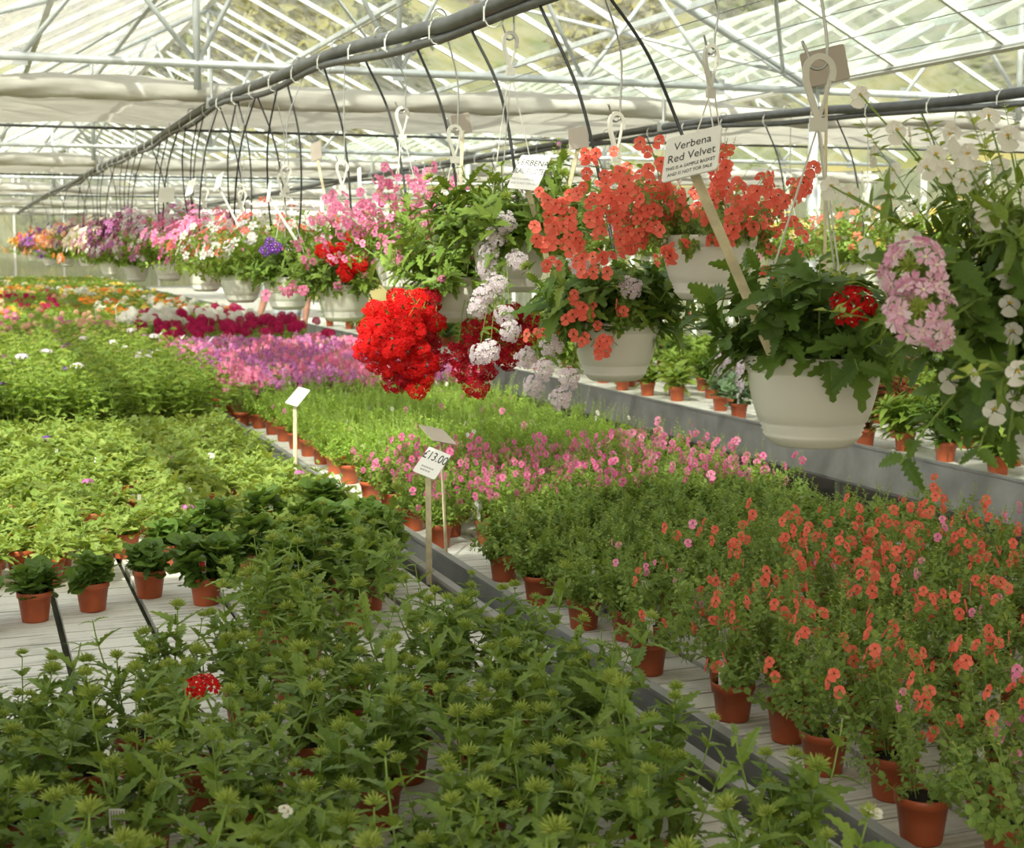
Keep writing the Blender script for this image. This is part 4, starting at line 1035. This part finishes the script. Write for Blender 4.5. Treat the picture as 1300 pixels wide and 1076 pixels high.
# verbena sample basket: big toothed leaves, each leaf along the rim a piece of its own
pos = atd(1033, 452, 2.82); pos[2] = pos[2]
b2 = basket(pos, 'white hanging basket of dark toothed verbena leaves with one red flower cluster', dripdy=0, hang=.575, hrz=-.35)
b_shoots(b2, BV, 26, .85, 1.25, .10, .35, .12)
def loose_leaf(mat, L, tpl, nm='leaf'):
    k2 = MB(); k2.put(tpl, (0, 0, 0), np.eye(3), L, 0); k2.tube([(0, -.012, .004), (0, 0, 0), (0, L * .5, -.004)], .0012, 4, 1, False); return k2.mesh(nm, [mat, 'stem'])
LF = [loose_leaf('verbena_dark', .065 * f, L_BIG2[i % 3]) for i, f in enumerate((1, 1.2, .85, 1.05))]
def dir_mat(p, d, up, s=1.0):
    R = basis(d, up) * s; return Matrix(((R[0, 0], R[0, 1], R[0, 2], p[0]), (R[1, 0], R[1, 1], R[1, 2], p[1]), (R[2, 0], R[2, 1], R[2, 2], p[2]), (0, 0, 0, 1)))
for i in range(64):
    a = i * 2.4; r = U(.04, .11); z = ZS + .02 + U(.03, .17) * (1.25 - r * 4); d = np.array((math.cos(a), math.sin(a), U(-.3, .5))); ob('leaf', LF[i % 4], b2, dir_mat((r * math.cos(a), r * math.sin(a), z), d, (0, 0, 1), U(.8, 1.2)))
for u, v, du, dv in ((1054, 458, 3, 42), (1110, 452, 20, 10)):
    w0, w1 = W(u, v, 2.67), W(u + du, v + dv, 2.655); q0, q1 = local(b2, w0), local(b2, w1); ob('leaf', LF[1], b2, dir_mat(q0, q1 - q0, local_dir(b2, CAM - w0), .95))
for u, v, d, hd, hs in ((1083, 388, 2.62, 'red', 1.35),): trail(b2, W(1060, 440, 2.75), W(u, v, d), 'verbena_dark', .055, hd, .06, 5, L_BIG2, .0022, hs)
for u, v, d in ((1090, 470, 2.6), (960, 400, 2.7), (905, 385, 2.8), (1000, 360, 2.75), (940, 345, 2.85), (1110, 400, 2.75)): trail(b2, W(1030, 440, 2.8), W(u, v, d), 'verbena_dark', .06, None, .06, 6, L_BIG2, .0022)

# coral basket
pos = atd(900, 300, 4.0)
b3 = basket(pos, 'high hanging basket overflowing with a mass of coral flowers', dripdy=.3, hang=.52, hrz=.4)
b_dia(b3, DC, 46, 'coral_big', .62, .8, 1.25, .11, .75, fs=1.0)
for i in range(26): 
    uu_ = U(695, 840); w = W(uu_, U(190 if uu_ > 735 else 238, 330), U(3.75, 4.1)); me, an, P = DC[i % 15]; q = local(b3, w)
    st = MB(); c = local(b3, W(U(850, 890), 290, 3.95)); P = smooth_path([c, c * .5 + q * .5 + np.array((0, 0, .05)), q], 5); st.tube(P, .0012, 4, 1, False)
    for tt in (.25, .45, .6, .75): p, dd = along(P, tt); leaf_pair(st, p, dd, tt * 9, .02, L_OV)
    s = ob('shoot', st.mesh('shoot', ['small', 'stem', 'bud']), b3)
    for j in range(6):
        nd = unit(CAM - w) + np.array((U(-.7, .7), U(-.7, .7), U(-.2, .6))); ob('flower', FL['coral_big'], s, face_mat(q + np.array((U(-.045, .045), U(-.045, .045), U(-.05, .035))), unit(local_dir(b3, nd)), U(-.4, .4), U(.9, 1.15)))
# lower white basket with coral sprigs and lilac trails
pos = atd(781, 409, 4.35)
b4 = basket(pos, 'low white hanging basket with coral sprigs and pale lilac clusters trailing', dripdy=.35, hang=.62, hrz=.3)
b_shoots(b4, BV, 26, 1.0, 1.5, .105, .6, .1); b_shoots(b4, V_SH, 14, 1.1, 1.5, .105, .9, .2); b_dia(b4, DC, 8, 'coral_big', .5, .8, 1.2, .1, .6)
for u, v in ((725, 385), (735, 395), (745, 380), (760, 420), (775, 432), (718, 410), (750, 440), (768, 445)):
    w = W(u, v, 4.12); q = local(b4, w); st = MB(); c = local(b4, W(u + 18, v - 5, 4.25)); P = smooth_path([c, (c + q) / 2 + np.array((0, 0, .02)), q], 4); st.tube(P, .0012, 4, 1, False); s = ob('shoot', st.mesh('shoot', ['small', 'stem']), b4)
    for j in range(3):
        nd = unit(CAM - w) + np.array((U(-.5, .5), U(-.5, .5), U(-.1, .5))); ob('flower', FL['coral_big'], s, face_mat(q + np.array((U(-.03, .03), U(-.03, .03), U(-.03, .03))), unit(local_dir(b4, nd)), U(-.4, .4), U(.85, 1.1)))
for u, v, d in ((690, 470, 4.15), (712, 505, 4.12), (678, 490, 4.2), (700, 440, 4.2), (735, 335, 4.1), (800, 365, 4.15), (722, 480, 4.12), (668, 455, 4.25)): trail(b4, W(750, 400, 4.3), W(u, v, d), 'verbena', .034, 'lilac', .03, 5, None, .0016, .9)
# lilac picotee sample basket
pos = atd(648, 306, 4.95)
b5 = basket(pos, 'white hanging basket of verbena with pale lilac clusters down its left side', dripdy=.3, hang=.70, hrz=.2)
b_shoots(b5, V_SH, 40, 1.2, 1.75, .105, .75, .4); b_dia(b5, NW, 9, 'mauve', .2, .7, 1.0, .06, .2)
for u, v, d in ((642, 282, 4.7), (630, 300, 4.72), (622, 318, 4.75), (618, 340, 4.75), (615, 375, 4.7), (630, 360, 4.72), (640, 400, 4.65), (608, 390, 4.7), (622, 445, 4.6), (608, 450, 4.62), (648, 420, 4.6), (655, 330, 4.7)): trail(b5, W(640, 305, 4.85), W(u, v, d), 'verbena', .034, 'lilac', .04, 5, None, .0016, .95)
# red verbena basket, spilling to the left
pos = atd(578, 352, 5.6)
b6 = basket(pos, 'hanging basket spilling a heavy mass of bright red verbena to one side', dripdy=.3, hang=.58, hrz=.1)
b_shoots(b6, V_SH, 34, 1.2, 1.75, .105, .8, .2); b_dia(b6, DP, 18, 'pale_pink', .6, 1.0, 1.5, .1, .5)
rr = random.Random(9)
for i in range(34):
    a = i * 2.4; q = math.sqrt((i + .5) / 34); u, v = 506 + 52 * q * math.cos(a), 432 + 62 * q * math.sin(a); u -= (v - 432) * .25 if v < 432 else -(v - 432) * .25
    trail(b6, W(556, 362, 5.5), W(u, v, 5.42 - .16 * (1 - q) + rr.uniform(-.04, .04)), 'verbena', .03, 'darkred' if (v > 470 and i % 2) or (u > 535 and i % 2) else 'red_big', .03, 3, None, .0016, rr.uniform(.85, 1.1))  # darker heads low and right put shading into the colour of the red mass
for u, v, d in ((600, 440, 5.4), (625, 410, 5.4), (650, 400, 5.45), (670, 405, 5.5), (590, 470, 5.4), (665, 430, 5.45), (615, 470, 5.4), (635, 440, 5.45), (600, 420, 5.45), (580, 450, 5.4), (645, 455, 5.45), (605, 490, 5.4)): trail(b6, W(595, 362, 5.55), W(u, v, d), 'verbena', .03, 'darkred', .03, 3, None, .0016, 1.1)
# pink basket
pos = atd(512, 318, 6.35)
b7 = basket(pos, 'hanging basket smothered in bright pink flowers beside the red verbena', dripdy=.3, hang=.62)
b_dia(b7, DP, 54, 'pink_big', .62, 1.0, 1.5, .11, .75, fs=1.05); b_shoots(b7, V_SH, 16, 1.0, 1.5, .1, .9, 0)
for u, v in ((540, 240), (560, 255), (580, 232), (600, 250), (520, 225), (470, 260), (455, 270), (490, 250), (510, 265), (560, 285), (545, 300), (480, 235), (600, 275), (430, 265)):
    w = W(u, v, 6.2); q = local(b7, w); st = MB(); c = local(b7, W(515, 305, 6.3)); P = smooth_path([c, (c + q) / 2 + np.array((0, 0, .04)), q], 4); st.tube(P, .0012, 4, 1, False); s = ob('shoot', st.mesh('shoot', ['mid', 'stem']), b7)
    for j in range(8): ob('flower', FL['pink_big'], s, face_mat(q + np.array((U(-.05, .05), U(-.05, .05), U(-.04, .04))), unit(local_dir(b7, unit(CAM - w) + np.array((U(-.7, .7), U(-.7, .7), U(-.2, .6))))), U(-.4, .4), U(.9, 1.2)))
# white basket with red verbena top and pink sprays
pos = atd(436, 362, 7.05)
b8 = basket(pos, 'white hanging basket topped with scarlet verbena and pink sprays', dripdy=.3, hang=.60)
b_shoots(b8, V_SH, 30, 1.0, 1.6, .105, .6, .1); b_dia(b8, DP, 24, 'pink_big', .6, 1.0, 1.6, .1, .45)
for u, v in ((430, 310), (450, 300), (440, 330), (465, 315), (425, 325), (455, 335), (470, 300), (440, 345), (412, 318)): trail(b8, W(440, 350, 7.0), W(u, v, 6.85), 'verbena', .03, 'red_big', .02, 3, None, .0016, 1.0)
pos = atd(365, 352, 7.85)
b9 = basket(pos, 'white hanging basket of loose green stems with one violet cluster', dripdy=.3, hang=.60)
b_shoots(b9, V_SH, 36, 1.1, 1.7, .105, .6, .2); b_dia(b9, NW, 12, 'pale_pink', .6, .6, .9, .06, .2)
for u, v in ((343, 308), (350, 315), (338, 318)): trail(b9, W(360, 345, 7.8), W(u, v, 7.6), 'verbena', .03, 'purple', .02, 3, None, .0016, 1.6)

# the rest of the row, smaller and smaller: pot, hanger, one foliage mesh, one mass of blooms
def far_foliage(seed):
    mb = MB(); an = []
    for i in range(44):
        a = i * 2.4; r = .11 * math.sqrt((i + .5) / 44); l0 = .15 + 1.1 * r / .11 * U(.5, 1); m, an_, P = diascia_shoot(U(.26, .42), l0, l0 * 1.35, .040, 7, 2, L_OV, .8, .0015, False); T = TRS((r * math.cos(a), r * math.sin(a), 0), a, 1); mb.merge(m, T); A = np.array(T)
        for p, d in an_: an.append(A[:3, :3] @ p + A[:3, 3])
    return mb.mesh('foliage', ['mid', 'stem', 'bud']), an
FF = [far_foliage(i) for i in range(4)]
def far_blooms(an, cols, n=110):
    mb = MB()
    for i in range(n):
        p = an[rng.randrange(len(an))] + np.array((U(-.05, .05), U(-.05, .05), U(-.04, .05))); d = unit(np.array((p[0], p[1], p[2] * .7 + .03)) + np.array((U(-.2, .2), U(-.2, .2), 0)) * .5)
        floret(mb, p, d, U(.020, .030), rng.randrange(len(cols)), None, False)
    return mb.mesh('blooms', cols)
seq = [(8.65, ['white', 'coral', 'lilac'], 'white and pale coral flowers in loose green'), (9.3, ['coral', 'white'], 'coral and white flowers above loose green'), (10.0, ['pink', 'lilac'], 'soft pink and white flowers'), (10.75, ['hot_pink', 'pink'], 'deep pink flowers'), (11.7, ['mauve', 'pink'], 'mauve-pink flowers'), (12.8, ['pink', 'white', 'pink'], 'pink and white clusters'),
       (14.0, ['white', 'lilac', 'mauve'], 'white and lilac clusters'), (15.3, ['plum', 'plum', 'mauve'], 'dark plum flowers'), (16.6, ['plum', 'pink'], 'plum flowers flecked with pink'), (18.0, ['peach', 'white', 'white'], 'cream and peach flowers'), (19.4, ['peach', 'orange', 'white'], 'peach and orange flowers'), (21.0, ['white', 'peach', 'purple'], 'white flowers with purple ones below'),
       (22.6, ['pink', 'peach'], 'pale pink and peach flowers'), (24.4, ['orange', 'orange', 'peach'], 'bright orange flowers'), (26.4, ['orange', 'peach'], 'orange and peach flowers'), (28.8, ['purple', 'mauve'], 'purple flowers'), (31.5, ['red', 'orange', 'purple'], 'red, orange and purple flowers'), (34.5, ['yellowp', 'orange', 'red'], 'yellow, orange and red flowers'), (38, ['yellowp', 'orange'], 'yellow and orange flowers')]
for i, (y, cols, txt) in enumerate(seq):
    z, px = pz(PIPE1, y); x = px + (-.06 if i % 2 else .08)
    t = basket((x, y, 1.60 + U(-.05, .08)), 'distant white hanging basket of ' + txt, group=None, dripdy=.35, dside=rng.choice((-1, 1)), hang=.58)
    me, an = FF[i % 4]; bs = 1.35 if y > 13 else 1.1; f = ob('foliage', me, t, TRS((0, 0, ZS), U(0, 6), bs)); f['kind'] = 'stuff'; bl = ob('blooms', far_blooms(an, cols, 380 if y > 13 else 150), t, TRS((0, 0, ZS), U(0, 6), bs * 1.04)); bl['kind'] = 'stuff'
    if y < 24: drip(x, y, 1.62, PIPE1, -.3, -1)
# second row over the right-hand bench
for i, (y, cols, txt) in enumerate([(5.2, ['coral', 'coral', 'white'], 'scattered coral flowers'), (6.1, ['white', 'lilac'], 'white and lilac flowers'), (7.0, ['white', 'yellowp'], 'pale yellow and white flowers'), (7.9, ['coral', 'coral', 'white'], 'coral and white flowers'), (8.8, ['yellowp', 'white'], 'lemon flowers'), (9.7, ['pink', 'mauve'], 'pink and mauve flowers'), (10.7, ['lilac', 'pink'], 'lilac-pink flowers'), (11.8, ['red', 'coral'], 'red and coral flowers'), (13.0, ['pink'], 'plain pink flowers'), (14.5, ['mauve', 'purple'], 'mauve and purple flowers'), (16.2, ['white'], 'pure white flowers'), (18.2, ['orange', 'peach'], 'orange flowers')]):
    t = basket((5.3 + U(-.05, .05), y, 1.66 + U(-.06, .06)), 'white hanging basket of %s over the grey-railed bench' % txt, PIPE2, dripdy=.3)
    me, an = FF[(i + 1) % 4]; f = ob('foliage', me, t, TRS((0, 0, ZS), U(0, 6), 1.1)); f['kind'] = 'stuff'; bl = ob('blooms', far_blooms(an, cols, 70), t, TRS((0, 0, ZS), U(0, 6), 1.12)); bl['kind'] = 'stuff'

# ------------------------------------------------------------------ signs
def text_mesh(txt, size):
    cu = bpy.data.curves.new('txt', 'FONT'); cu.body = txt; cu.size = size; cu.align_x = 'CENTER'; cu.extrude = .0002; cu.resolution_u = 3
    o = bpy.data.objects.new('txt', cu); COL.objects.link(o); dg = bpy.context.evaluated_depsgraph_get(); me = bpy.data.meshes.new_from_object(o.evaluated_get(dg)); bpy.data.objects.remove(o); bpy.data.curves.remove(cu)
    me.name = 'lettering'; return me
def sign(corners, D, stake_to, label, lines=(), back=False, dashes=0, group=None, stake_r=.0065, tone='wood', sgn=-1):
    """board drawn from its four photo corners (TL, TR, BR, BL) standing at distance D; stake runs to a world point"""
    tl, trr, br, bl = [np.array(c, float) for c in corners]; u = ((trr - tl) + (br - bl)) / 2; v = ((bl - tl) + (br - trr)) / 2; c = (tl + trr + br + bl) / 4
    k = D / F; q = -(u @ v); a = math.sqrt(abs(q)); au, av = (sgn * a, sgn * a * (1 if q > 0 else -1))
    w3 = lambda p, dz: RT * p[0] * k - UP * p[1] * k + FW * dz * k
    U3, V3 = w3(u, au), w3(v, av); wd_, ht = np.linalg.norm(U3), np.linalg.norm(V3); X = unit(U3); Y = -unit(V3 - X * (V3 @ X)); Z = np.cross(X, Y); C0 = atd(c[0], c[1], D)
    e = np.asarray(stake_to, float); o = thing('plant_sign', e, label, 'sign', group)
    Mx = Matrix(((X[0], Y[0], Z[0], C0[0] - e[0]), (X[1], Y[1], Z[1], C0[1] - e[1]), (X[2], Y[2], Z[2], C0[2] - e[2]), (0, 0, 0, 1)))
    kb = MB(); n = 5; rc_ = min(wd_, ht) * .07; pts = []
    for cx_, cy_, a0 in ((1, 1, 0), (-1, 1, 90), (-1, -1, 180), (1, -1, 270)):
        for i in range(n): aa = math.radians(a0 + 90 * i / (n - 1)); pts.append((cx_ * (wd_ / 2 - rc_) + rc_ * math.cos(aa), cy_ * (ht / 2 - rc_) + rc_ * math.sin(aa)))
    m = len(pts); kb.add([(x, y, .0015) for x, y in pts] + [(x, y, -.0015) for x, y in pts], [tuple(range(m)), tuple(range(m, 2 * m))[::-1]] + [((i + 1) % m, i, m + i, m + (i + 1) % m) for i in range(m)], [0] + [1] * 1 + [0] * m)
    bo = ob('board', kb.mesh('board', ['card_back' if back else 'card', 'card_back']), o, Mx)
    for txt, size, yy, sq, mat in lines:
        me = text_mesh(txt, size * ht); me.materials.append(M[mat]); ob('lettering', me, bo, Matrix.Translation((0, yy * ht, .0018)) @ Matrix.Diagonal((sq, 1, 1, 1)))
    for i in range(dashes):
        kd = MB()
        for j in range(5 - i): kd.box((-.26 * wd_ + .11 * wd_ * j + .03 * wd_ * i, (-.20 - .12 * i) * ht, .0018), (.085 * wd_, .05 * ht, .0004))
        ob('fine_print', kd.mesh('fine_print', ['grey_ink']), bo)
    s0 = C0 - Y * ht * .25 - Z * .006; kst = MB(); d = unit(e - s0); B = np.stack([unit(np.cross(d, Z)), d, unit(np.cross(np.cross(d, Z), d))], 1); L = np.linalg.norm(e - s0)
    kst.box((s0 + e) / 2 - e, (stake_r * 2, L, .005), B); ob('stake', kst.mesh('stake', [tone]), o)
    return o
SAMP = [('THIS IS A SAMPLE BASKET', .105, -.27, .78, 'ink'), ('AND IS NOT FOR SALE', .105, -.41, .78, 'ink')]
sign([(851, 172), (917, 157), (905, 222), (840, 231)], 2.62, W(985, 462, 2.75), 'white sign reading Verbena Red Velvet staked in the toothed-leaf basket', [('Verbena', .25, .17, .84, 'ink'), ('Red Velvet', .25, -.10, .82, 'ink')] + SAMP, stake_r=.009, tone='wood')
sign([(662, 193.5), (700, 199.5), (680, 245), (644, 238.5)], 4.72, W(712, 392, 4.85), 'white sign reading VERBENA LILAC PICOTEE on a wooden stake', [('VERBENA', .24, .20, .88, 'ink'), ('LILAC PICOTEE', .22, -.04, .62, 'ink'), ('THIS IS A SAMPLE BASKET', .09, -.24, .8, 'grey_ink'), ('AND IS NOT FOR SALE', .09, -.36, .8, 'grey_ink')], stake_r=.009)
p = atz(545, 742, TZ); sign([(543, 568), (574, 577.5), (551.6, 608.7), (524.5, 597)], np.linalg.norm((p - CAM) @ FW) * .985, p, 'white price sign reading 13.00 pounds among the pink flowers', [('£13.00', .44, .08, .76, 'ink')], dashes=2, stake_r=.009)
p = atz(567, 714, TZ); sign([(530, 539), (561, 545.5), (580, 565), (552, 558)], float((p - CAM) @ FW) * .99, p, 'blank-backed sign on a wooden stake behind the price sign', back=True, stake_r=.009, sgn=1)
p = atz(375, 606, TZ); sign([(377, 490.7), (394, 495), (379, 516), (362, 511)], float((p - CAM) @ FW) * .99, p, 'white sign alone on its stake at the end of the lime-green block', [], dashes=2, stake_r=.010, tone='wood')
# signs in the far rows
for u, v, D, lb in ((203, 428, 12.0, 'first'), (231, 432, 11.6, 'second'), (268, 434, 11.4, 'third'), (165, 405, 14, 'fourth'), (122, 388, 16, 'fifth'), (148, 390, 15.6, 'sixth')):
    C = atd(u, v, D); e = np.array((C[0], C[1], TZ)); w = 7 * 12 / D
    sign([(u - 1, v - w * .8), (u + w * .6, v - w), (u + w * .4 - 3, v), (u - w * .7, v + w * .3)], D, e, 'white sign edge-on among the tall green plants far along the bench', group='edge-on signs far along the bench', stake_r=.012, tone='card')
# signs stuck in the baskets further down the row
for cs, D, e, lb, bk in (([(453, 213), (458, 212), (459, 244), (455, 246)], 6.6, W(512, 338, 6.3), 'edge-on sign with a white stake in the bright pink basket', False),
    ([(340, 232), (345, 228), (343, 258), (338, 256)], 7.9, W(378, 308, 7.8), 'narrow edge-on sign on a pale stake in the violet-clustered basket', False),
    ([(273, 222), (284, 218), (282, 238), (271, 245)], 9.0, W(312, 305, 8.9), 'tilted dark-edged sign on a pale stake in the coral and white basket', False),
    ([(238, 228), (249, 226), (246, 246), (235, 250)], 10.4, W(255, 278, 10.6), 'bright white sign leaning in the deep pink basket', False),
    ([(201, 238), (222, 238), (222, 256), (200, 258)], 12.2, W(225, 275, 12.5), 'square white sign facing out of the pink and white basket', False),
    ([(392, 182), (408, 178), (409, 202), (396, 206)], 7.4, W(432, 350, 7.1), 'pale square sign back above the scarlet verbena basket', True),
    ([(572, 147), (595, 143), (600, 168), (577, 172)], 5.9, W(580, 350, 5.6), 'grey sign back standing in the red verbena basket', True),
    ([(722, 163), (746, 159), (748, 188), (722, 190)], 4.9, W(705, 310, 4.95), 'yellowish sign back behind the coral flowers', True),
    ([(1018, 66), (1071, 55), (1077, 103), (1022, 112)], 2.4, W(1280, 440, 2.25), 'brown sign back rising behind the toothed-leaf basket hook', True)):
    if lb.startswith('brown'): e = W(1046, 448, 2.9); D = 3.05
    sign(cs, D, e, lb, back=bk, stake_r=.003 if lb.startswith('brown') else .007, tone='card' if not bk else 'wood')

# ------------------------------------------------------------------ person in the aisle
def skin_obj(name, pts, edges, rad, mat, parent, root=0, sub=2):
    bm = bmesh.new(); lay = bm.verts.layers.skin.verify(); vv = []
    for i, (p, r) in enumerate(zip(pts, rad)):
        v = bm.verts.new(p); v[lay].radius = r if not np.isscalar(r) else (r, r); v[lay].use_root = (i == root); vv.append(v)
    for a, b in edges: bm.edges.new((vv[a], vv[b]))
    me = bpy.data.meshes.new(name); bm.to_mesh(me); bm.free(); o = bpy.data.objects.new(name, me); COL.objects.link(o)
    o.modifiers.new('skin', 'SKIN'); s = o.modifiers.new('sub', 'SUBSURF'); s.levels = sub; s.render_levels = sub
    dg = bpy.context.evaluated_depsgraph_get(); nm = bpy.data.meshes.new_from_object(o.evaluated_get(dg)); bpy.data.objects.remove(o); nm.name = name
    nm.materials.clear(); nm.materials.append(mat); nm.polygons.foreach_set('use_smooth', [True] * len(nm.polygons)); return ob(name, nm, parent)
def check_mat():
    m, n, l, b, o = nodes('checked_shirt'); tc = n.new('ShaderNodeTexCoord'); sp = n.new('ShaderNodeSeparateXYZ'); l.new(tc.outputs['Object'], sp.inputs[0]); outs = []
    for ax in ('X', 'Z'):
        mu = n.new('ShaderNodeMath'); mu.operation = 'MULTIPLY'; mu.inputs[1].default_value = 14; l.new(sp.outputs[ax], mu.inputs[0]); fr = n.new('ShaderNodeMath'); fr.operation = 'FRACT'; l.new(mu.outputs[0], fr.inputs[0]); lt = n.new('ShaderNodeMath'); lt.operation = 'LESS_THAN'; lt.inputs[1].default_value = .22; l.new(fr.outputs[0], lt.inputs[0]); outs.append(lt)
    ad = n.new('ShaderNodeMath'); ad.operation = 'ADD'; l.new(outs[0].outputs[0], ad.inputs[0]); l.new(outs[1].outputs[0], ad.inputs[1]); r = n.new('ShaderNodeValToRGB'); r.color_ramp.elements[0].color = (.82, .84, .86, 1); r.color_ramp.elements[1].color = (.30, .42, .62, 1)
    dv = n.new('ShaderNodeMath'); dv.operation = 'MULTIPLY'; dv.inputs[1].default_value = .5; l.new(ad.outputs[0], dv.inputs[0]); l.new(dv.outputs[0], r.inputs[0]); l.new(r.outputs[0], b.inputs['Base Color']); b.inputs['Roughness'].default_value = .8; return m
SKIN = plain('skin', (.52, .25, .16), .55); TROU = plain('trousers', (.06, .06, .08), .8); HAIR = plain('hair', (.10, .06, .035), .7)
pp = atd(364, 380, 16.7); per = thing('person', (pp[0], pp[1], 0), 'person in a blue and white checked shirt standing in the aisle, arm hanging', 'person', rz=-.45)
B = [(0, 0, .95), (0, 0, 1.12), (0, 0, 1.30), (0, 0, 1.44), (0, -.01, 1.53), (0, -.02, 1.60), (0, -.02, 1.70), (.18, 0, 1.42), (.24, .0, 1.14), (.24, -.12, .93), (.24, -.16, .85), (-.18, 0, 1.42), (-.27, .02, 1.15), (-.30, -.12, .94), (-.31, -.16, .86), (.09, 0, .88), (.10, -.02, .48), (.10, 0, .08), (.10, -.12, .04), (-.09, 0, .88), (-.10, -.02, .48), (-.10, 0, .08), (-.10, -.12, .04)]
Rd = [(.16, .11), (.145, .10), (.165, .11), (.15, .09), .055, (.085, .10), (.08, .095), .06, .045, .033, (.04, .022), .06, .045, .033, (.04, .022), .085, .06, .042, .035, .085, .06, .042, .035]
Eg = [(0, 1), (1, 2), (2, 3), (3, 4), (4, 5), (5, 6), (3, 7), (7, 8), (8, 9), (9, 10), (3, 11), (11, 12), (12, 13), (13, 14), (0, 15), (15, 16), (16, 17), (17, 18), (0, 19), (19, 20), (20, 21), (21, 22)]
for hx, hb in ((.24, 10), (-.31, 14)):                       # five fingers on each hand
    for j in range(4):
        i0 = len(B); B += [(hx - .03 + .02 * j, -.175, .80), (hx - .03 + .02 * j, -.18, .77 + .008 * abs(j - 1.5))]; Rd += [.009, .008]; Eg += [(hb, i0), (i0, i0 + 1)]
    i0 = len(B); sg = -1 if hx > 0 else 1; B += [(hx + sg * .05, -.19, .84), (hx + sg * .055, -.2, .81)]; Rd += [.011, .009]; Eg += [(hb, i0), (i0, i0 + 1)]
skin_obj('body', B, Eg, Rd, SKIN, per)
skin_obj('shirt', [(0, 0, .90), (0, 0, 1.12), (0, 0, 1.30), (0, 0, 1.44), (0, 0, 1.49), (.18, 0, 1.42), (.225, 0, 1.22), (-.18, 0, 1.42), (-.245, .01, 1.22)], [(0, 1), (1, 2), (2, 3), (3, 4), (3, 5), (5, 6), (3, 7), (7, 8)], [(.20, .15), (.185, .14), (.20, .15), (.18, .12), .075, .085, .078, .085, .078], check_mat(), per)
skin_obj('trousers', [(0, 0, .96), (.09, 0, .86), (.10, -.02, .48), (.10, 0, .09), (-.09, 0, .86), (-.10, -.02, .48), (-.10, 0, .09)], [(0, 1), (1, 2), (2, 3), (0, 4), (4, 5), (5, 6)], [(.175, .125), .105, .08, .07, .105, .08, .07], TROU, per)
skin_obj('hair', [(0, .01, 1.68), (0, .02, 1.74)], [(0, 1)], [(.095, .105), (.085, .09)], HAIR, per)
kk = MB()
for s in (-1, 1): kk.lathe([(.001, -.009), (.008, -.005), (.010, 0), (.008, .005), (.001, .009)], 8, 0, (s * .03, -.115, 1.655))
kk.lathe([(.014, -.02), (.008, .0), (.004, .02)], 8, 1, (0, -.125, 1.625)); kk.box((0, -.112, 1.59), (.045, .012, .008), mi=2)
for s in (-1, 1): kk.lathe([(.001, -.025), (.012, -.012), (.014, .01), (.001, .025)], 8, 1, (s * .092, -.01, 1.645))
ob('face', kk.mesh('face', [plain('eye', (.05, .04, .03), .3), SKIN, plain('lips', (.4, .12, .10), .5)], True), per)
print('objects', len(bpy.data.objects), 'trees', nt)
